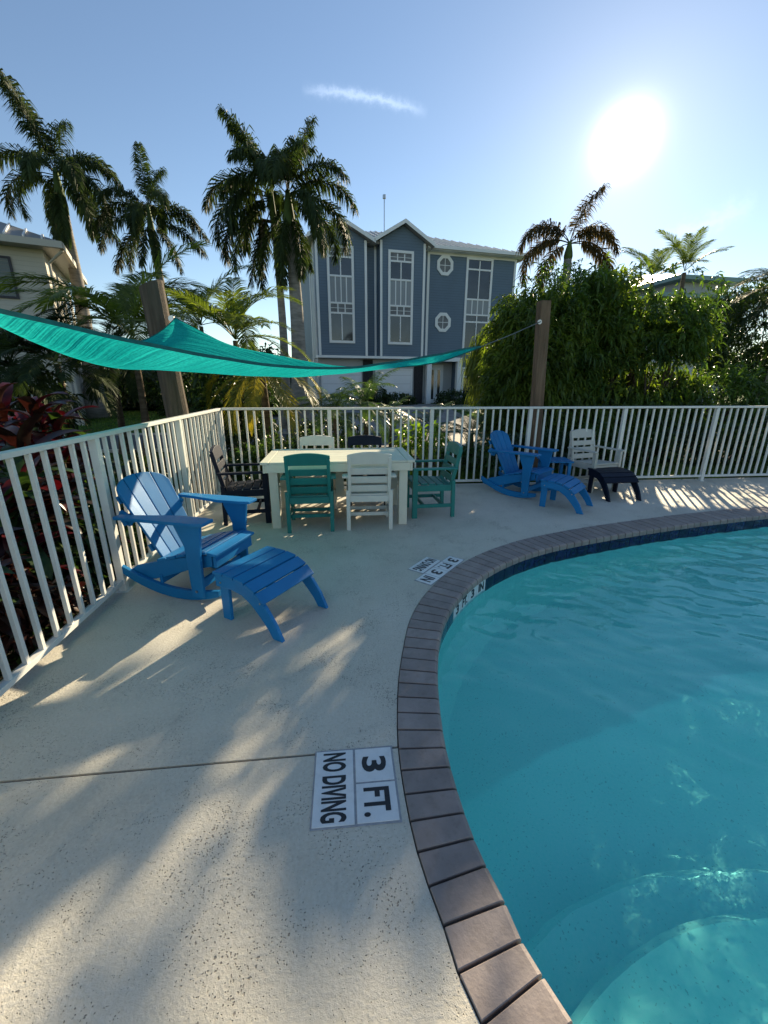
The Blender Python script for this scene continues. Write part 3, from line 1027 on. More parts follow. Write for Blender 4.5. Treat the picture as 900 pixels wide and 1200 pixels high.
# ------------------------------------------------------------------ furniture
def make_dining_chair():
    """local: sitter faces +y, seat centre at the origin"""
    t = thing('dining_chair', '', 'chair')
    m = 'plastic_teal'
    B = 0.004
    for s in (-1, 1):
        MB().span((s * 0.235, -0.245, 0.0), (s * 0.235, -0.235, 0.46), 0.042, 0.045, (0, 1, 0)).build('leg', m, t, bevel=B)
        MB().span((s * 0.235, 0.235, 0.0), (s * 0.235, 0.235, 0.60), 0.042, 0.062, (0, 1, 0)).build('leg', m, t, bevel=B)
        # the stile leans back and rises to the crest
        MB().span((s * 0.216, -0.205, 0.36), (s * 0.216, -0.315, 0.83), 0.036, 0.045, (0, 1, 0)).build('stile', m, t, bevel=B)
        MB().span((s * 0.262, -0.275, 0.612), (s * 0.262, 0.275, 0.612), 0.062, 0.024).build('armrest', m, t, bevel=0.006)
        MB().span((s * 0.235, -0.215, 0.37), (s * 0.235, 0.205, 0.37), 0.024, 0.075).build('side_apron', m, t, bevel=B)
        MB().span((s * 0.235, -0.225, 0.15), (s * 0.235, 0.205, 0.15), 0.024, 0.045).build('stretcher', m, t, bevel=B)
    for y_, z_ in ((0.12, 0.15), (-0.12, 0.15)):
        MB().span((-0.222, y_, z_ + 0.0), (0.222, y_, z_), 0.024, 0.040).build('stretcher', m, t, bevel=B)
    MB().span((-0.214, 0.235, 0.37), (0.214, 0.235, 0.37), 0.024, 0.075).build('front_apron', m, t, bevel=B)
    MB().span((-0.214, -0.236, 0.36), (0.214, -0.236, 0.36), 0.024, 0.070).build('rear_apron', m, t, bevel=B)
    for k in range(5):
        y_ = 0.215 - 0.098 * k
        MB().span((-0.222, y_, 0.424 - 0.006 * k), (0.222, y_, 0.424 - 0.006 * k), 0.082, 0.022).build('seat_slat', m, t, bevel=B)
    up = Vector((0, -0.11, 0.47)).normalized()
    nb = Vector((0, 0.47, 0.11)).normalized()
    for z_, h in ((0.475, 0.075), (0.575, 0.075), (0.675, 0.075)):
        yc = -0.205 - 0.11 * (z_ - 0.36) / 0.47 + 0.012
        MB().span((-0.200, yc, z_), (0.200, yc, z_), h, 0.018, nb).build('back_slat', m, t, bevel=B)
    # arched crest rail
    n = 12; prof_t = []
    V = []
    for s_ in (0.026, -0.010):
        for k in range(n + 1):
            x = -0.236 + 0.472 * k / n
            zt = 0.858 + 0.030 * (1 - (x / 0.236) ** 2)
            for z_ in (0.755, zt):
                yy = -0.205 - 0.11 * (z_ - 0.36) / 0.47 + s_
                V.append((x, yy, z_))
    st = 2 * (n + 1); F = []
    for k in range(n):
        a = 2 * k
        F += [(a, a + 1, a + 3, a + 2), (st + a, st + a + 2, st + a + 3, st + a + 1), (a + 1, st + a + 1, st + a + 3, a + 3), (a, a + 2, st + a + 2, st + a)]
    F += [(0, st, st + 1, 1), (2 * n, 2 * n + 1, st + 2 * n + 1, st + 2 * n)]
    MB().add(V, F).build('crest_rail', m, t, bevel=0.003)
    return t


dc = make_dining_chair()
DG = 'slatted dining armchairs round the cream table'
for lab, loc, rz, mt in (
        ('teal dining armchair seen from behind at the near side of the cream table', (-0.395, 4.60, 0), R(1), 'plastic_teal'),
        ('white dining armchair seen from behind at the near side of the cream table', (0.265, 4.62, 0), R(-1), 'plastic_white'),
        ('teal dining armchair at the right end of the table, facing left', (1.05, 4.98, 0), R(93), 'plastic_teal'),
        ('navy dining armchair at the left end of the table by the fence corner', (-1.17, 4.93, 0), R(-84), 'plastic_navy'),
        ('white dining armchair behind the table, its arched top showing', (-0.375, 5.48, 0), R(180), 'plastic_white'),
        ('navy dining armchair behind the table, next to the white one', (0.285, 5.46, 0), R(181), 'plastic_navy'),
        ('pale grey armchair by the back fence behind the navy footstool', (3.85, 6.0, 0), R(-166), 'plastic_sand')):
    o = place(dc, lab, loc, rz, mt)
    if mt != 'plastic_sand': o['group'] = DG

tb = thing('dining_table', 'rectangular cream plastic dining table with thick square legs', 'table', (-0.07, 4.96, 0), R(0.6))
for k in range(6):
    y_ = -0.40 + 0.16 * k
    MB().box((0, y_, 0.748), (1.50, 0.156, 0.024)).build('plank', 'table_cream', tb, bevel=0.003)
for s in (-1, 1):
    MB().box((s * 0.80, 0, 0.748), (0.088, 0.956, 0.026)).build('end_board', 'table_cream', tb, bevel=0.004)
    MB().box((s * 0.806, 0, 0.688), (0.026, 0.95, 0.090)).build('end_apron', 'table_cream', tb, bevel=0.003)
    MB().box((0, s * 0.470, 0.690), (1.58, 0.024, 0.088)).build('side_apron', 'table_cream', tb, bevel=0.003)
    for q in (-1, 1):
        MB().box((s * 0.72, q * 0.40, 0.365), (0.095, 0.095, 0.73)).build('leg', 'table_cream', tb, bevel=0.005)
MB().box((0, 0, 0.28), (1.36, 0.05, 0.09)).build('stretcher', 'table_cream', tb, bevel=0.004)
MB().box((0.0, 0, 0.50), (0.10, 0.10, 0.44)).build('centre_leg', 'table_cream', tb, bevel=0.004)


def prof_strip(top, bot):
    return top + bot[::-1]


def make_rocker():
    """adirondack rocker, sitter faces +y"""
    t = thing('rocking_chair', '', 'chair')
    m = 'plastic_blue'
    # curved runners
    for s in (-1, 1):
        top, bot = [], []
        for k in range(15):
            u = k / 14
            y_ = -0.50 + 0.88 * u
            zc = 0.0 + 0.55 * (y_ - 0.05) ** 2
            w = 0.085 * (0.35 + 0.65 * math.sin(PI * min(1, max(0, (u * 0.86 + 0.10)))) ** 0.5)
            bot.append((y_, zc)); top.append((y_, zc + w))
        MB().prism(prof_strip(top, bot), s * 0.262 - 0.016, s * 0.262 + 0.016).build('runner', m, t, bevel=0.005)
        # seat side rail sloping to the back
        top = [(0.33, 0.375), (0.10, 0.335), (-0.20, 0.262), (-0.36, 0.215), (-0.47, 0.150), (-0.50, 0.150)]
        bot = [(0.33, 0.285), (0.10, 0.225), (-0.20, 0.120), (-0.36, 0.090), (-0.47, 0.100), (-0.50, 0.140)]
        MB().prism(prof_strip(top, bot), s * 0.226 - 0.013, s * 0.226 + 0.013).build('seat_rail', m, t, bevel=0.005)
        # broad front leg with a flared bracket under the arm
        prof = [(0.175, 0.05), (0.275, 0.05), (0.285, 0.40), (0.315, 0.60), (0.315, 0.628), (0.10, 0.628), (0.10, 0.60), (0.165, 0.45)]
        MB().prism(prof, s * 0.290 - 0.014, s * 0.290 + 0.014).build('leg', m, t, bevel=0.005)
        # wide shaped arm
        n = 10; V = []
        for zz in (0.654, 0.630):
            for k in range(n + 1):
                u = k / n; y_ = -0.36 + 0.74 * u
                wi = 0.065 + 0.085 * min(1, u * 1.7) ** 1.3
                if u > 0.9: wi *= 0.92
                xo = s * (0.365 if u < 0.92 else 0.35); xi = s * (0.365 - wi)
                V += [(xi, y_, zz + 0.004 * u), (xo, y_, zz + 0.004 * u)]
        st = 2 * (n + 1); F = []
        for k in range(n):
            a = 2 * k
            F += [(a, a + 1, a + 3, a + 2), (st + a, st + a + 2, st + a + 3, st + a + 1), (a, a + 2, st + a + 2, st + a), (a + 1, st + a + 1, st + a + 3, a + 3)]
        F += [(0, st, st + 1, 1), (2 * n, 2 * n + 1, st + 2 * n + 1, st + 2 * n)]
        MB().add(V, F).build('armrest', m, t, bevel=0.005)
        MB().span((s * 0.262, -0.30, 0.585), (s * 0.262, -0.40, 0.640), 0.028, 0.075, (0, 1, 0)).build('arm_bracket', m, t, bevel=0.004)
        MB().tube([(s * 0.277, 0.22, 0.10), (s * 0.309, 0.22, 0.10)], 0.010, 8).build('bolt', 'steel', t)
    seat = [(0.345, 0.372), (0.255, 0.372), (0.165, 0.357), (0.075, 0.337), (-0.015, 0.312), (-0.105, 0.284)]
    for k, (y_, z_) in enumerate(seat):
        sl = -0.02 if k < 1 else 0.27
        M = Matrix.Rotation(sl * 0.9 if k else -0.15, 3, 'X')
        MB().box((0, y_, z_ + 0.012), (0.51, 0.082, 0.022), M).build('seat_slat', m, t, bevel=0.005)
    MB().box((0, 0.352, 0.318), (0.478, 0.022, 0.085)).build('front_apron', m, t, bevel=0.004)
    MB().box((0, -0.345, 0.60), (0.60, 0.028, 0.075), Matrix.Rotation(0.4, 3, 'X')).build('back_brace', m, t, bevel=0.004)
    MB().box((0, -0.14, 0.13), (0.50, 0.024, 0.07)).build('stretcher', m, t, bevel=0.004)
    MB().box((0, 0.22, 0.13), (0.50, 0.024, 0.07)).build('stretcher', m, t, bevel=0.004)
    # fan back: four slats under one arch
    base = Vector((0, -0.13, 0.235)); lean = R(28)
    up = Vector((0, -math.sin(lean), math.cos(lean))); nb = Vector((0, math.cos(lean), math.sin(lean)))
    H = 0.74
    def hw(z): return 0.205 + 0.062 * z / H
    for k in range(4):
        f0, f1 = -1 + 0.5 * k, -0.5 + 0.5 * k
        V = []
        rows = 9
        outl = []
        for side in (0, 1):
            f = f0 if side == 0 else f1
            g_ = 0.004 if side == 0 else -0.004
            top_x = f * hw(H)
            zt = H * (0.79 + 0.21 * math.sqrt(max(0, 1 - (abs(f) * 0.985) ** 2)))
            outl.append((f, g_, zt))
        left = [(outl[0][0] * hw(z) + 0.004, z) for z in np.linspace(0, outl[0][2], 6)]
        right = [(outl[1][0] * hw(z) - 0.004, z) for z in np.linspace(0, outl[1][2], 6)]
        topc = []
        for q in range(1, 6):
            f = f0 + (f1 - f0) * q / 6
            zt = H * (0.79 + 0.21 * math.sqrt(max(0, 1 - (abs(f) * 0.985) ** 2)))
            topc.append((f * hw(zt), zt))
        loop = left + topc + right[::-1]
        n = len(loop)
        for th in (-0.011, 0.011):
            for x, z in loop:
                dish = 0.035 * (x / 0.26) ** 2
                q = base + Vector((x, 0, 0)) + up * z + nb * (th + dish)
                V.append(q)
        F = [tuple(range(n)), tuple(range(2 * n - 1, n - 1, -1))] + [(i, n + i, n + (i + 1) % n, (i + 1) % n) for i in range(n)]
        MB().add(V, F).build('back_slat', m, t, bevel=0.004)
    for z_, w in ((0.16, 0.42), (0.58, 0.46)):
        q = base + up * z_ - nb * 0.026
        MB().box(q, (w, 0.022, 0.06), Matrix.Rotation(lean, 3, 'X')).build('back_brace', m, t, bevel=0.003)
    return t


rk = make_rocker()
RG = 'blue adirondack rocking chairs'
place(rk, 'bright blue adirondack rocking chair by the left fence, nearest the viewer', (-1.22, 3.22, 0), R(-110))['group'] = RG
place(rk, 'blue adirondack rocking chair in front of the back fence, in full shade', (2.60, 5.80, 0), R(-140))['group'] = RG


def make_footstool():
    """+y is the low front where the curved sides reach the floor"""
    t = thing('footstool', '', 'footstool')
    m = 'plastic_blue'
    def top_z(y): return 0.365 - 0.02 * max(0, (y + 0.2)) - 0.55 * max(0, y + 0.02) ** 2 - 1.2 * max(0, y - 0.06) ** 2
    for s in (-1, 1):
        topp = [(-0.24, 0.352), (-0.10, 0.350), (0.02, 0.336), (0.12, 0.288), (0.20, 0.215), (0.27, 0.115), (0.325, 0.0)]
        bot = [(-0.24, 0.262), (-0.10, 0.268), (0.00, 0.250), (0.08, 0.200), (0.15, 0.130), (0.21, 0.060), (0.245, 0.0)]
        MB().prism(prof_strip(topp, bot), s * 0.236 - 0.014, s * 0.236 + 0.014).build('side_rail', m, t, bevel=0.006)
        MB().prism([(-0.24, 0), (-0.165, 0), (-0.155, 0.30), (-0.24, 0.30)], s * 0.208 - 0.013, s * 0.208 + 0.013).build('leg', m, t, bevel=0.005)
        MB().tube([(s * 0.250, -0.19, 0.30), (s * 0.2535, -0.19, 0.30)], 0.007, 8).build('screw', 'steel', t)
        MB().tube([(s * 0.250, 0.16, 0.235), (s * 0.2535, 0.16, 0.235)], 0.007, 8).build('screw', 'steel', t)
    MB().box((0, -0.225, 0.30), (0.44, 0.022, 0.06)).build('stretcher', m, t, bevel=0.004)
    ys_ = [(-0.205, 0.364, 0.02), (-0.108, 0.363, -0.03), (-0.010, 0.355, -0.16), (0.083, 0.323, -0.45), (0.160, 0.267, -0.74)]
    for y_, z_, a in ys_:
        MB().box((0, y_, z_), (0.52, 0.088, 0.022), Matrix.Rotation(a, 3, 'X')).build('slat', m, t, bevel=0.006)
    return t


fs = make_footstool()
place(fs, 'bright blue slatted footstool in front of the near rocking chair', (-0.555, 2.69, 0), R(-124))
place(fs, 'blue slatted footstool before the far rocking chair, dappled with sun', (2.91, 5.08, 0), R(-135))
place(fs, 'navy slatted footstool in front of the pale grey armchair', (3.88, 5.52, 0), R(-178), 'plastic_navy')

st_ = thing('side_table', 'small blue side table half hidden between far rocking chair and pale armchair', 'side table', (3.22, 6.02, 0), R(-10))
for k in range(4):
    MB().box((-0.165 + 0.11 * k, 0, 0.452), (0.104, 0.42, 0.022)).build('slat', 'plastic_blue', st_, bevel=0.004)
for s in (-1, 1):
    for q in (-1, 1):
        MB().box((s * 0.17, q * 0.17, 0.22), (0.045, 0.045, 0.44)).build('leg', 'plastic_blue', st_, bevel=0.004)
    MB().box((s * 0.17, 0, 0.405), (0.024, 0.296, 0.06)).build('apron', 'plastic_blue', st_, bevel=0.003)


# ------------------------------------------------------------------ shade sail and its posts
def wpost(label, p0, p1, w, mat, at_, sides=4):
    t = thing('sail_post', label, 'post', (p0[0], p0[1], p0[2]))
    a, b = Vector((0, 0, 0)), Vector(p1) - Vector(p0)
    mb = MB()
    n = 9
    V = []
    rr = random.Random(3)
    for k in range(n):
        c = a.lerp(b, k / (n - 1))
        for q in range(sides):
            an = 2 * PI * (q + .5) / sides
            r_ = w / 2 * (1.414 if sides == 4 else 1.0) * rr.uniform(.985, 1.015)
            V.append(c + Vector((r_ * math.cos(an), r_ * math.sin(an), (0.05 * math.cos(an) if k == n - 1 and sides > 4 else 0))))
    F = [(sides * k + i, sides * k + (i + 1) % sides, sides * k + sides + (i + 1) % sides, sides * k + sides + i) for k in range(n - 1) for i in range(sides)]
    F += [tuple(range(sides))[::-1], tuple(sides * (n - 1) + i for i in range(sides))]
    mb.add(V, F).build('post_timber', mat, t, bevel=0.008 if sides == 4 else 0)
    e = Vector(at_) - Vector(p0)
    MB().tube([e, e + Vector((0, -0.02, -0.0))], 0.035, 10).build('eye_plate', 'steel', t)
    return t


T_AT = Vector((-1.86, 5.30, 2.27)); P_AT = Vector((3.12, 6.80, 2.50)); L_AT = Vector((-2.1, 1.3, 2.45))
lb = at(209, 490, 5.42); lt = at(177, 334, 5.42)
dv = (lt - lb) / (lt.z - lb.z)
base_l = lb - dv * (lb.z + 0.3)
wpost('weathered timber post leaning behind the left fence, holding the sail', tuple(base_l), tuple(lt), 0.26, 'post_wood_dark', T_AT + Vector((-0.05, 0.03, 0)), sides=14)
rb = at(629, 475, 6.95); rt_ = at(637.5, 353, 6.95)
dv = (rt_ - rb) / (rt_.z - rb.z)
wpost('tall brown timber post behind the back fence before the hedge', tuple(rb - dv * (rb.z + 0.3)), tuple(rt_), 0.165, 'post_wood', P_AT + Vector((0, .05, 0)))
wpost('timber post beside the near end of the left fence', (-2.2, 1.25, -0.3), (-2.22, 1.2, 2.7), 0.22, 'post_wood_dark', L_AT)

sail = thing('shade_sail', 'triangular teal shade sail stretched between the two timber posts', 'shade sail')
P_END = Vector((1.93, 6.02, 2.06))        # where the cloth ends and the cable goes on to the post


def hem(u):
    d = P_END - L_AT; n_ = Vector((-d.y, d.x, 0)).normalized()
    c = L_AT + d * u + n_ * (0.46 * 4 * u * (1 - u))
    # height follows the sagging webbing
    ks = [(0, 2.45), (0.12, 1.99), (0.24, 1.85), (0.36, 1.765), (0.48, 1.715), (0.6, 1.72), (0.74, 1.81), (0.87, 1.93), (1, 2.06)]
    for (u0, z0), (u1, z1) in zip(ks[:-1], ks[1:]):
        if u <= u1 + 1e-9:
            t = (u - u0) / (u1 - u0); break
    i = ks.index((u0, z0)); zm = ks[max(0, i - 1)][1]; zp = ks[min(len(ks) - 1, i + 2)][1]
    z = 0.5 * (2 * z0 + (z1 - zm) * t + (2 * zm - 5 * z0 + 4 * z1 - zp) * t * t + (3 * z0 - zm - 3 * z1 + zp) * t ** 3)
    return Vector((c.x, c.y, z))


def spline(pts, v):
    n_ = len(pts) - 1; f = min(v * n_, n_ - 1e-6); i_ = int(f); t = f - i_
    p0, p1, p2, p3 = (Vector(pts[max(0, min(n_, k))]) for k in (i_ - 1, i_, i_ + 1, i_ + 2))
    return 0.5 * ((2 * p1) + (p2 - p0) * t + (2 * p0 - 5 * p1 + 4 * p2 - p3) * t * t + (3 * p1 - p0 - 3 * p2 + p3) * t ** 3)


# concave free edges of the cloth, towards the leaning post
EDGE_L = [L_AT, (-1.80, 2.2, 2.02), at(80, 391, 3.3), at(140, 403, 4.2), at(166, 400, 4.8), at(188, 389, 5.12), T_AT]
EDGE_R = [P_END, (1.25, 5.72, 1.84), (0.45, 5.5, 1.76), (-0.35, 5.36, 1.80), (-1.15, 5.28, 1.93), T_AT]
NU, NV = 72, 30
G = [[None] * (NU + 1) for _ in range(NV + 1)]
for j in range(NV + 1):
    v = j / NV
    for i in range(NU + 1):
        u = i / NU
        p = hem(u).lerp(T_AT, v)
        p += (spline(EDGE_L, v) - L_AT.lerp(T_AT, v)) * (1 - u) ** 2.6 + (spline(EDGE_R, v) - P_END.lerp(T_AT, v)) * u ** 2.6
        if v < 0.6: p.z -= 0.09 * (0.45 + u) * (4 * u * (1 - u)) ** 0.9 * math.sin(PI * v / .6)
        p.z += 0.006 * noise.noise(p * 3.0)
        G[j][i] = p
V = [q for row in G for q in row]
F = [(j * (NU + 1) + i, j * (NU + 1) + i + 1, (j + 1) * (NU + 1) + i + 1, (j + 1) * (NU + 1) + i) for j in range(NV) for i in range(NU)]
MB().add(V, F).build('sail_cloth', 'sail_cloth', sail, smooth=True)


def ribbon(pts, w, name='webbing'):
    """flat webbing sewn on an edge, slightly thick"""
    mb = MB(); V = []
    for k, p in enumerate(pts):
        V += [p + Vector((0, 0, w / 2)), p + Vector((0, -0.004, w / 2)), p + Vector((0, -0.004, -w / 2)), p + Vector((0, 0, -w / 2))]
    n = len(pts)
    F = [(4 * k + i, 4 * k + (i + 1) % 4, 4 * k + 4 + (i + 1) % 4, 4 * k + 4 + i) for k in range(n - 1) for i in range(4)]
    return mb.add(V, F).build(name, 'hem_teal', sail)


ribbon([G[0][i] for i in range(NU + 1)], 0.024)
ribbon([G[j][0] for j in range(NV + 1)], 0.020)
ribbon([G[j][NU] for j in range(NV + 1)], 0.020)
MB().tube([P_END, P_END.lerp(P_AT, .5) + Vector((0, 0, -.01)), P_AT], 0.007, 6).build('cable', 'wire', sail)
MB().tube([P_END.lerp(P_AT, .55), P_END.lerp(P_AT, .55) + Vector((0.0, 0, -.10))], 0.004, 5).build('cord_end', 'wire', sail)
MB().tube([T_AT, T_AT + Vector((-.09, .05, .02))], 0.010, 6).build('shackle', 'steel', sail)

# ------------------------------------------------------------------ blue house
HA = R(10)
hux = Vector((math.cos(HA), math.sin(HA), 0)); hn = Vector((math.sin(HA), -math.cos(HA), 0))
HO = Vector((5.518, 27.0, 0))
HM = Matrix.Rotation(HA, 4, 'Z')
house = thing('blue_house', 'three-storey blue house with white trim and twin gabled bays beyond the fence', 'house', HO, HA)
# local frame: x along the front, -y towards the viewer, z up


def hb(name, mat, x0, x1, y0, y1, z0, z1, parent=house, bevel=0):
    mb = MB(); mb.box(((x0 + x1) / 2, (y0 + y1) / 2, (z0 + z1) / 2), (x1 - x0, y1 - y0, z1 - z0))
    return mb.build(name, mat, parent, bevel=bevel)


D = 9.0
hb('wall', 'siding_blue_lap', -7.0, 5.42, 0.0, D, 2.95, 9.0)
hb('wall', 'siding_blue_lap', 1.9, 5.42, 0.004, D, 0.1, 2.95)
hb('ground_floor_wall', 'house_side', -7.0, -0.9, 0.2, D, 0.1, 2.95)
hb('porch_wall', 'house_side', -0.9, 1.9, 1.0, D, 0.1, 2.95)
hb('porch_floor', 'concrete_path', -0.9, 1.9, -0.3, 1.0, 0.05, 0.30)
hb('beam', 'trim_white', -0.45, 2.0, -0.32, 0.0, 2.86, 3.10)
hb('beam', 'trim_white', -7.1, -0.45, -0.62, 0.19, 2.953, 3.08)
hb('stone_pier', 'stone_dark', -4.30, -3.72, 0.05, 0.2, 0.1, 2.90)
hb('stone_pier', 'stone_dark', -1.02, -0.48, 0.05, 0.2, 0.1, 2.90)
for x in (-0.18, 1.86):
    hb('porch_column', 'trim_white', x - 0.15, x + 0.15, -0.28, 0.02, 0.28, 2.86)
for x0, x1 in ((-6.86, -4.42), (-3.56, -1.16)):
    d_ = hb('garage_door', 'garage_panel', x0 + .1, x1 - .1, 0.12, 0.2, 0.32, 2.32)
    hb('door_frame', 'trim_white', x0, x0 + .1, 0.07, 0.2, 0.3, 2.42, d_)
    hb('door_frame', 'trim_white', x1 - .1, x1, 0.07, 0.2, 0.3, 2.42, d_)
    hb('door_frame', 'trim_white', x0 + .1, x1 - .1, 0.07, 0.2, 2.32, 2.42, d_)
# front door with sidelight, in the porch
hb('door_surround', 'trim_white', 0.02, 1.28, 0.96, 0.999, 0.30, 2.72)
fd = hb('front_door', 'trim_white', 0.15, 1.15, 0.90, 0.955, 0.30, 2.60)
hb('pane', 'glass_window', 0.24, 0.60, 0.885, 0.899, 0.55, 2.40, fd)
hb('pane', 'glass_window', 0.86, 1.04, 0.885, 0.899, 0.55, 2.40, fd)
MB().tube([(0.72, 0.86, 1.3), (0.72, 0.86, 1.7)], 0.015, 6).build('handle', 'steel', fd)
# bays
def bay(x0, x1, peak, zt):
    xm = (x0 + x1) / 2
    V = []
    for y_ in (-0.6, 0.0):
        V += [(x0, y_, 3.08), (x1, y_, 3.08), (x1, y_, zt), (xm, y_, peak), (x0, y_, zt)]
    MB().add(V, [(0, 1, 2, 3, 4), (9, 8, 7, 6, 5), (0, 5, 6, 1), (1, 6, 7, 2), (4, 9, 5, 0)]).build('bay', 'siding_blue_lap', house)
    for s, xa, xb in ((-1, x0, x0 + .11), (1, x1 - .11, x1)):
        hb('corner_board', 'trim_white', xa - 0.01, xb + 0.01, -0.64, -0.603, 3.08, zt - 0.02)
    # gable roof running back to the main roof
    th, ov = 0.14, 0.42
    for s in (-1, 1):
        xe = xm + s * ((x1 - x0) / 2 + ov)
        ze = zt - ov * (peak - zt) / ((x1 - x0) / 2)
        V = [(xm, -1.0, peak + .02), (xe, -1.0, ze + .02), (xe, 4.0, ze + .02), (xm, 4.0, peak + .02),
             (xm, -1.0, peak + .02 + th), (xe, -1.0, ze + .02 + th), (xe, 4.0, ze + .02 + th), (xm, 4.0, peak + .02 + th)]
        r_ = MB().add(V, [(0, 1, 2, 3), (7, 6, 5, 4), (0, 4, 5, 1), (1, 5, 6, 2), (2, 6, 7, 3), (3, 7, 4, 0)]).build('gable_roof', 'roof_metal', house)
        V = [(xm, -1.03, peak + .0), (xe, -1.03, ze - .0), (xe, -1.003, ze - .0), (xm, -1.003, peak + .0),
             (xm, -1.03, peak + .20), (xe, -1.03, ze + .20), (xe, -1.003, ze + .20), (xm, -1.003, peak + .20)]
        MB().add(V, [(0, 1, 2, 3), (7, 6, 5, 4), (0, 4, 5, 1), (1, 5, 6, 2), (2, 6, 7, 3), (3, 7, 4, 0)]).build('barge_board', 'trim_white', r_)


bay(-7.0, -4.20, 9.62, 8.95)
bay(-3.43, -0.78, 9.82, 9.05)
hb('corner_board', 'trim_white', -4.20, -4.06, -0.02, -0.003, 3.08, 8.9)
hb('corner_board', 'trim_white', -3.62, -3.50, -0.02, -0.003, 3.08, 8.9)
hb('corner_board', 'trim_white', -0.42, -0.27, -0.03, -0.003, 3.10, 8.9)
hb('corner_board', 'trim_white', 5.30, 5.44, -0.03, -0.003, 0.3, 8.95)
hb('downpipe', 'trim_white', -0.70, -0.62, -0.10, -0.02, 3.1, 8.9)
hb('frieze_board', 'trim_white', -0.27, 5.30, -0.03, -0.003, 8.72, 8.95)
# left flank: white panelled stair bay
hb('flank_panel', 'house_side', -7.06, -7.0, 0.5, 1.6, 3.0, 8.9)
hb('corner_board', 'trim_white', -7.08, -7.002, 0.0, 0.18, 3.0, 8.9)
hb('corner_board', 'trim_white', -7.09, -7.002, 1.7, 1.95, 0.3, 8.9)


def window(x0, x1, z0, z1, yf, rows, cols=2, fw=0.11, parent=house):
    """white frame, panes divided by bars; rows = heights of lights from the top"""
    f = MB()
    f.box(((x0 + x1) / 2, yf - .03, z1 - fw / 2), (x1 - x0, .06, fw)); f.box(((x0 + x1) / 2, yf - .03, z0 + fw / 2), (x1 - x0, .06, fw))
    f.box((x0 + fw / 2, yf - .03, (z0 + z1) / 2), (fw, .06, z1 - z0 - 2 * fw)); f.box((x1 - fw / 2, yf - .03, (z0 + z1) / 2), (fw, .06, z1 - z0 - 2 * fw))
    w = f.build('window', 'trim_white', parent)
    z = z1 - fw
    tot = z1 - z0 - 2 * fw
    for i, (h, mt, cc, thin) in enumerate(rows):
        hh = h * tot
        if i:
            hb('transom', 'trim_white', x0 + fw, x1 - fw, yf - .05, yf - .005, z - .045, z + .045, w)
        cw = (x1 - x0 - 2 * fw) / cc
        for c in range(cc):
            a = x0 + fw + c * cw
            hb('pane', mt, a, a + cw, yf - .012, yf - .002, z - hh, z, w)
            if c:
                hb('muntin', 'trim_white', a - .03, a + .03, yf - .045, yf - .014, z - hh + .045, z - .045, w)
        if thin:
            for q in range(1, thin + 1):
                zz = z - hh * q / (thin + 1)
                hb('glazing_bar', 'trim_white', x0 + fw, x1 - fw, yf - .03, yf - .0135, zz - .012, zz + .012, w)
        z -= hh
    return w


rows = [(0.09, 'curtain_grey', 3, 1), (0.20, 'glass_window', 2, 0), (0.29, 'balcony_slat', 4, 0), (0.11, 'curtain_grey', 3, 1), (0.31, 'glass_window', 2, 0)]
window(-6.40, -4.93, 3.74, 8.60, -0.605, rows, fw=.13)
window(-2.97, -1.48, 3.74, 8.60, -0.605, rows, fw=.13)
window(2.07, 3.83, 3.40, 8.74, -0.004, [(0.10, 'glass_window', 2, 0), (0.32, 'glass_window', 2, 0), (0.17, 'balcony_slat', 4, 0), (0.08, 'glass_window', 2, 0), (0.33, 'glass_window', 2, 0)], fw=.13)
window(2.15, 4.7, 0.45, 2.55, -0.004, [(0.25, 'glass_window', 3, 0), (0.75, 'glass_window', 3, 0)], fw=.13)
for zc in (8.2, 5.12):
    n = 8; V = []; r0, r1 = 0.37, 0.55
    for y_ in (-0.07, -0.003):
        for r_ in (r0, r1):
            for k in range(n):
                a = 2 * PI * (k + .5) / n
                V.append((0.69 + r_ * math.cos(a), y_, zc + r_ * 1.05 * math.sin(a)))
    F = []
    for k in range(n):
        j = (k + 1) % n
        F += [(k, j, 8 + j, 8 + k), (16 + k, 24 + k, 24 + j, 16 + j), (8 + k, 8 + j, 24 + j, 24 + k), (k, 16 + k, 16 + j, j)]
    ow = MB().add(V, F).build('octagon_window', 'trim_white', house)
    V = [(0.69 + r0 * math.cos(2 * PI * (k + .5) / n), -0.02, zc + r0 * 1.05 * math.sin(2 * PI * (k + .5) / n)) for k in range(n)]
    MB().add(V, [tuple(range(n))]).build('pane', 'curtain_grey', ow)
    hb('muntin', 'trim_white', 0.675, 0.705, -0.045, -0.022, zc - .36, zc + .36, ow)
    hb('muntin', 'trim_white', 0.34, 0.672, -0.045, -0.022, zc - .015, zc + .015, ow)
    hb('muntin', 'trim_white', 0.708, 1.04, -0.045, -0.022, zc - .015, zc + .015, ow)
# hipped metal roof
ex0, ex1, ey0, ey1, ez = -7.4, 6.0, -0.52, D + 0.6, 9.02
rz_ = 11.0; hy = (ey0 + ey1) / 2
V = [(ex0, ey0, ez), (ex1, ey0, ez), (ex1, ey1, ez), (ex0, ey1, ez), (ex0 + 4.9, hy, rz_), (ex1 - 4.9, hy, rz_)]
V += [(x, y_, z - 0.16) for x, y_, z in V[:4]]
roof = MB().add(V, [(0, 1, 5, 4), (1, 2, 5), (2, 3, 4, 5), (3, 0, 4), (0, 6, 7, 1), (1, 7, 8, 2), (2, 8, 9, 3), (3, 9, 6, 0), (9, 8, 7, 6)]).build('roof', 'roof_metal', house)
mb = MB()
for k in range(33):
    x = ex0 + 0.2 + 0.4 * k
    t = min(1, (x - ex0) / 4.9, (ex1 - x) / 4.9)
    if t <= 0.03: continue
    a = Vector((x, ey0, ez + 0.03)); b = Vector((x, ey0 + (hy - ey0) * t, ez + (rz_ - ez) * t + 0.03))
    mb.span(a, b, 0.04, 0.05)
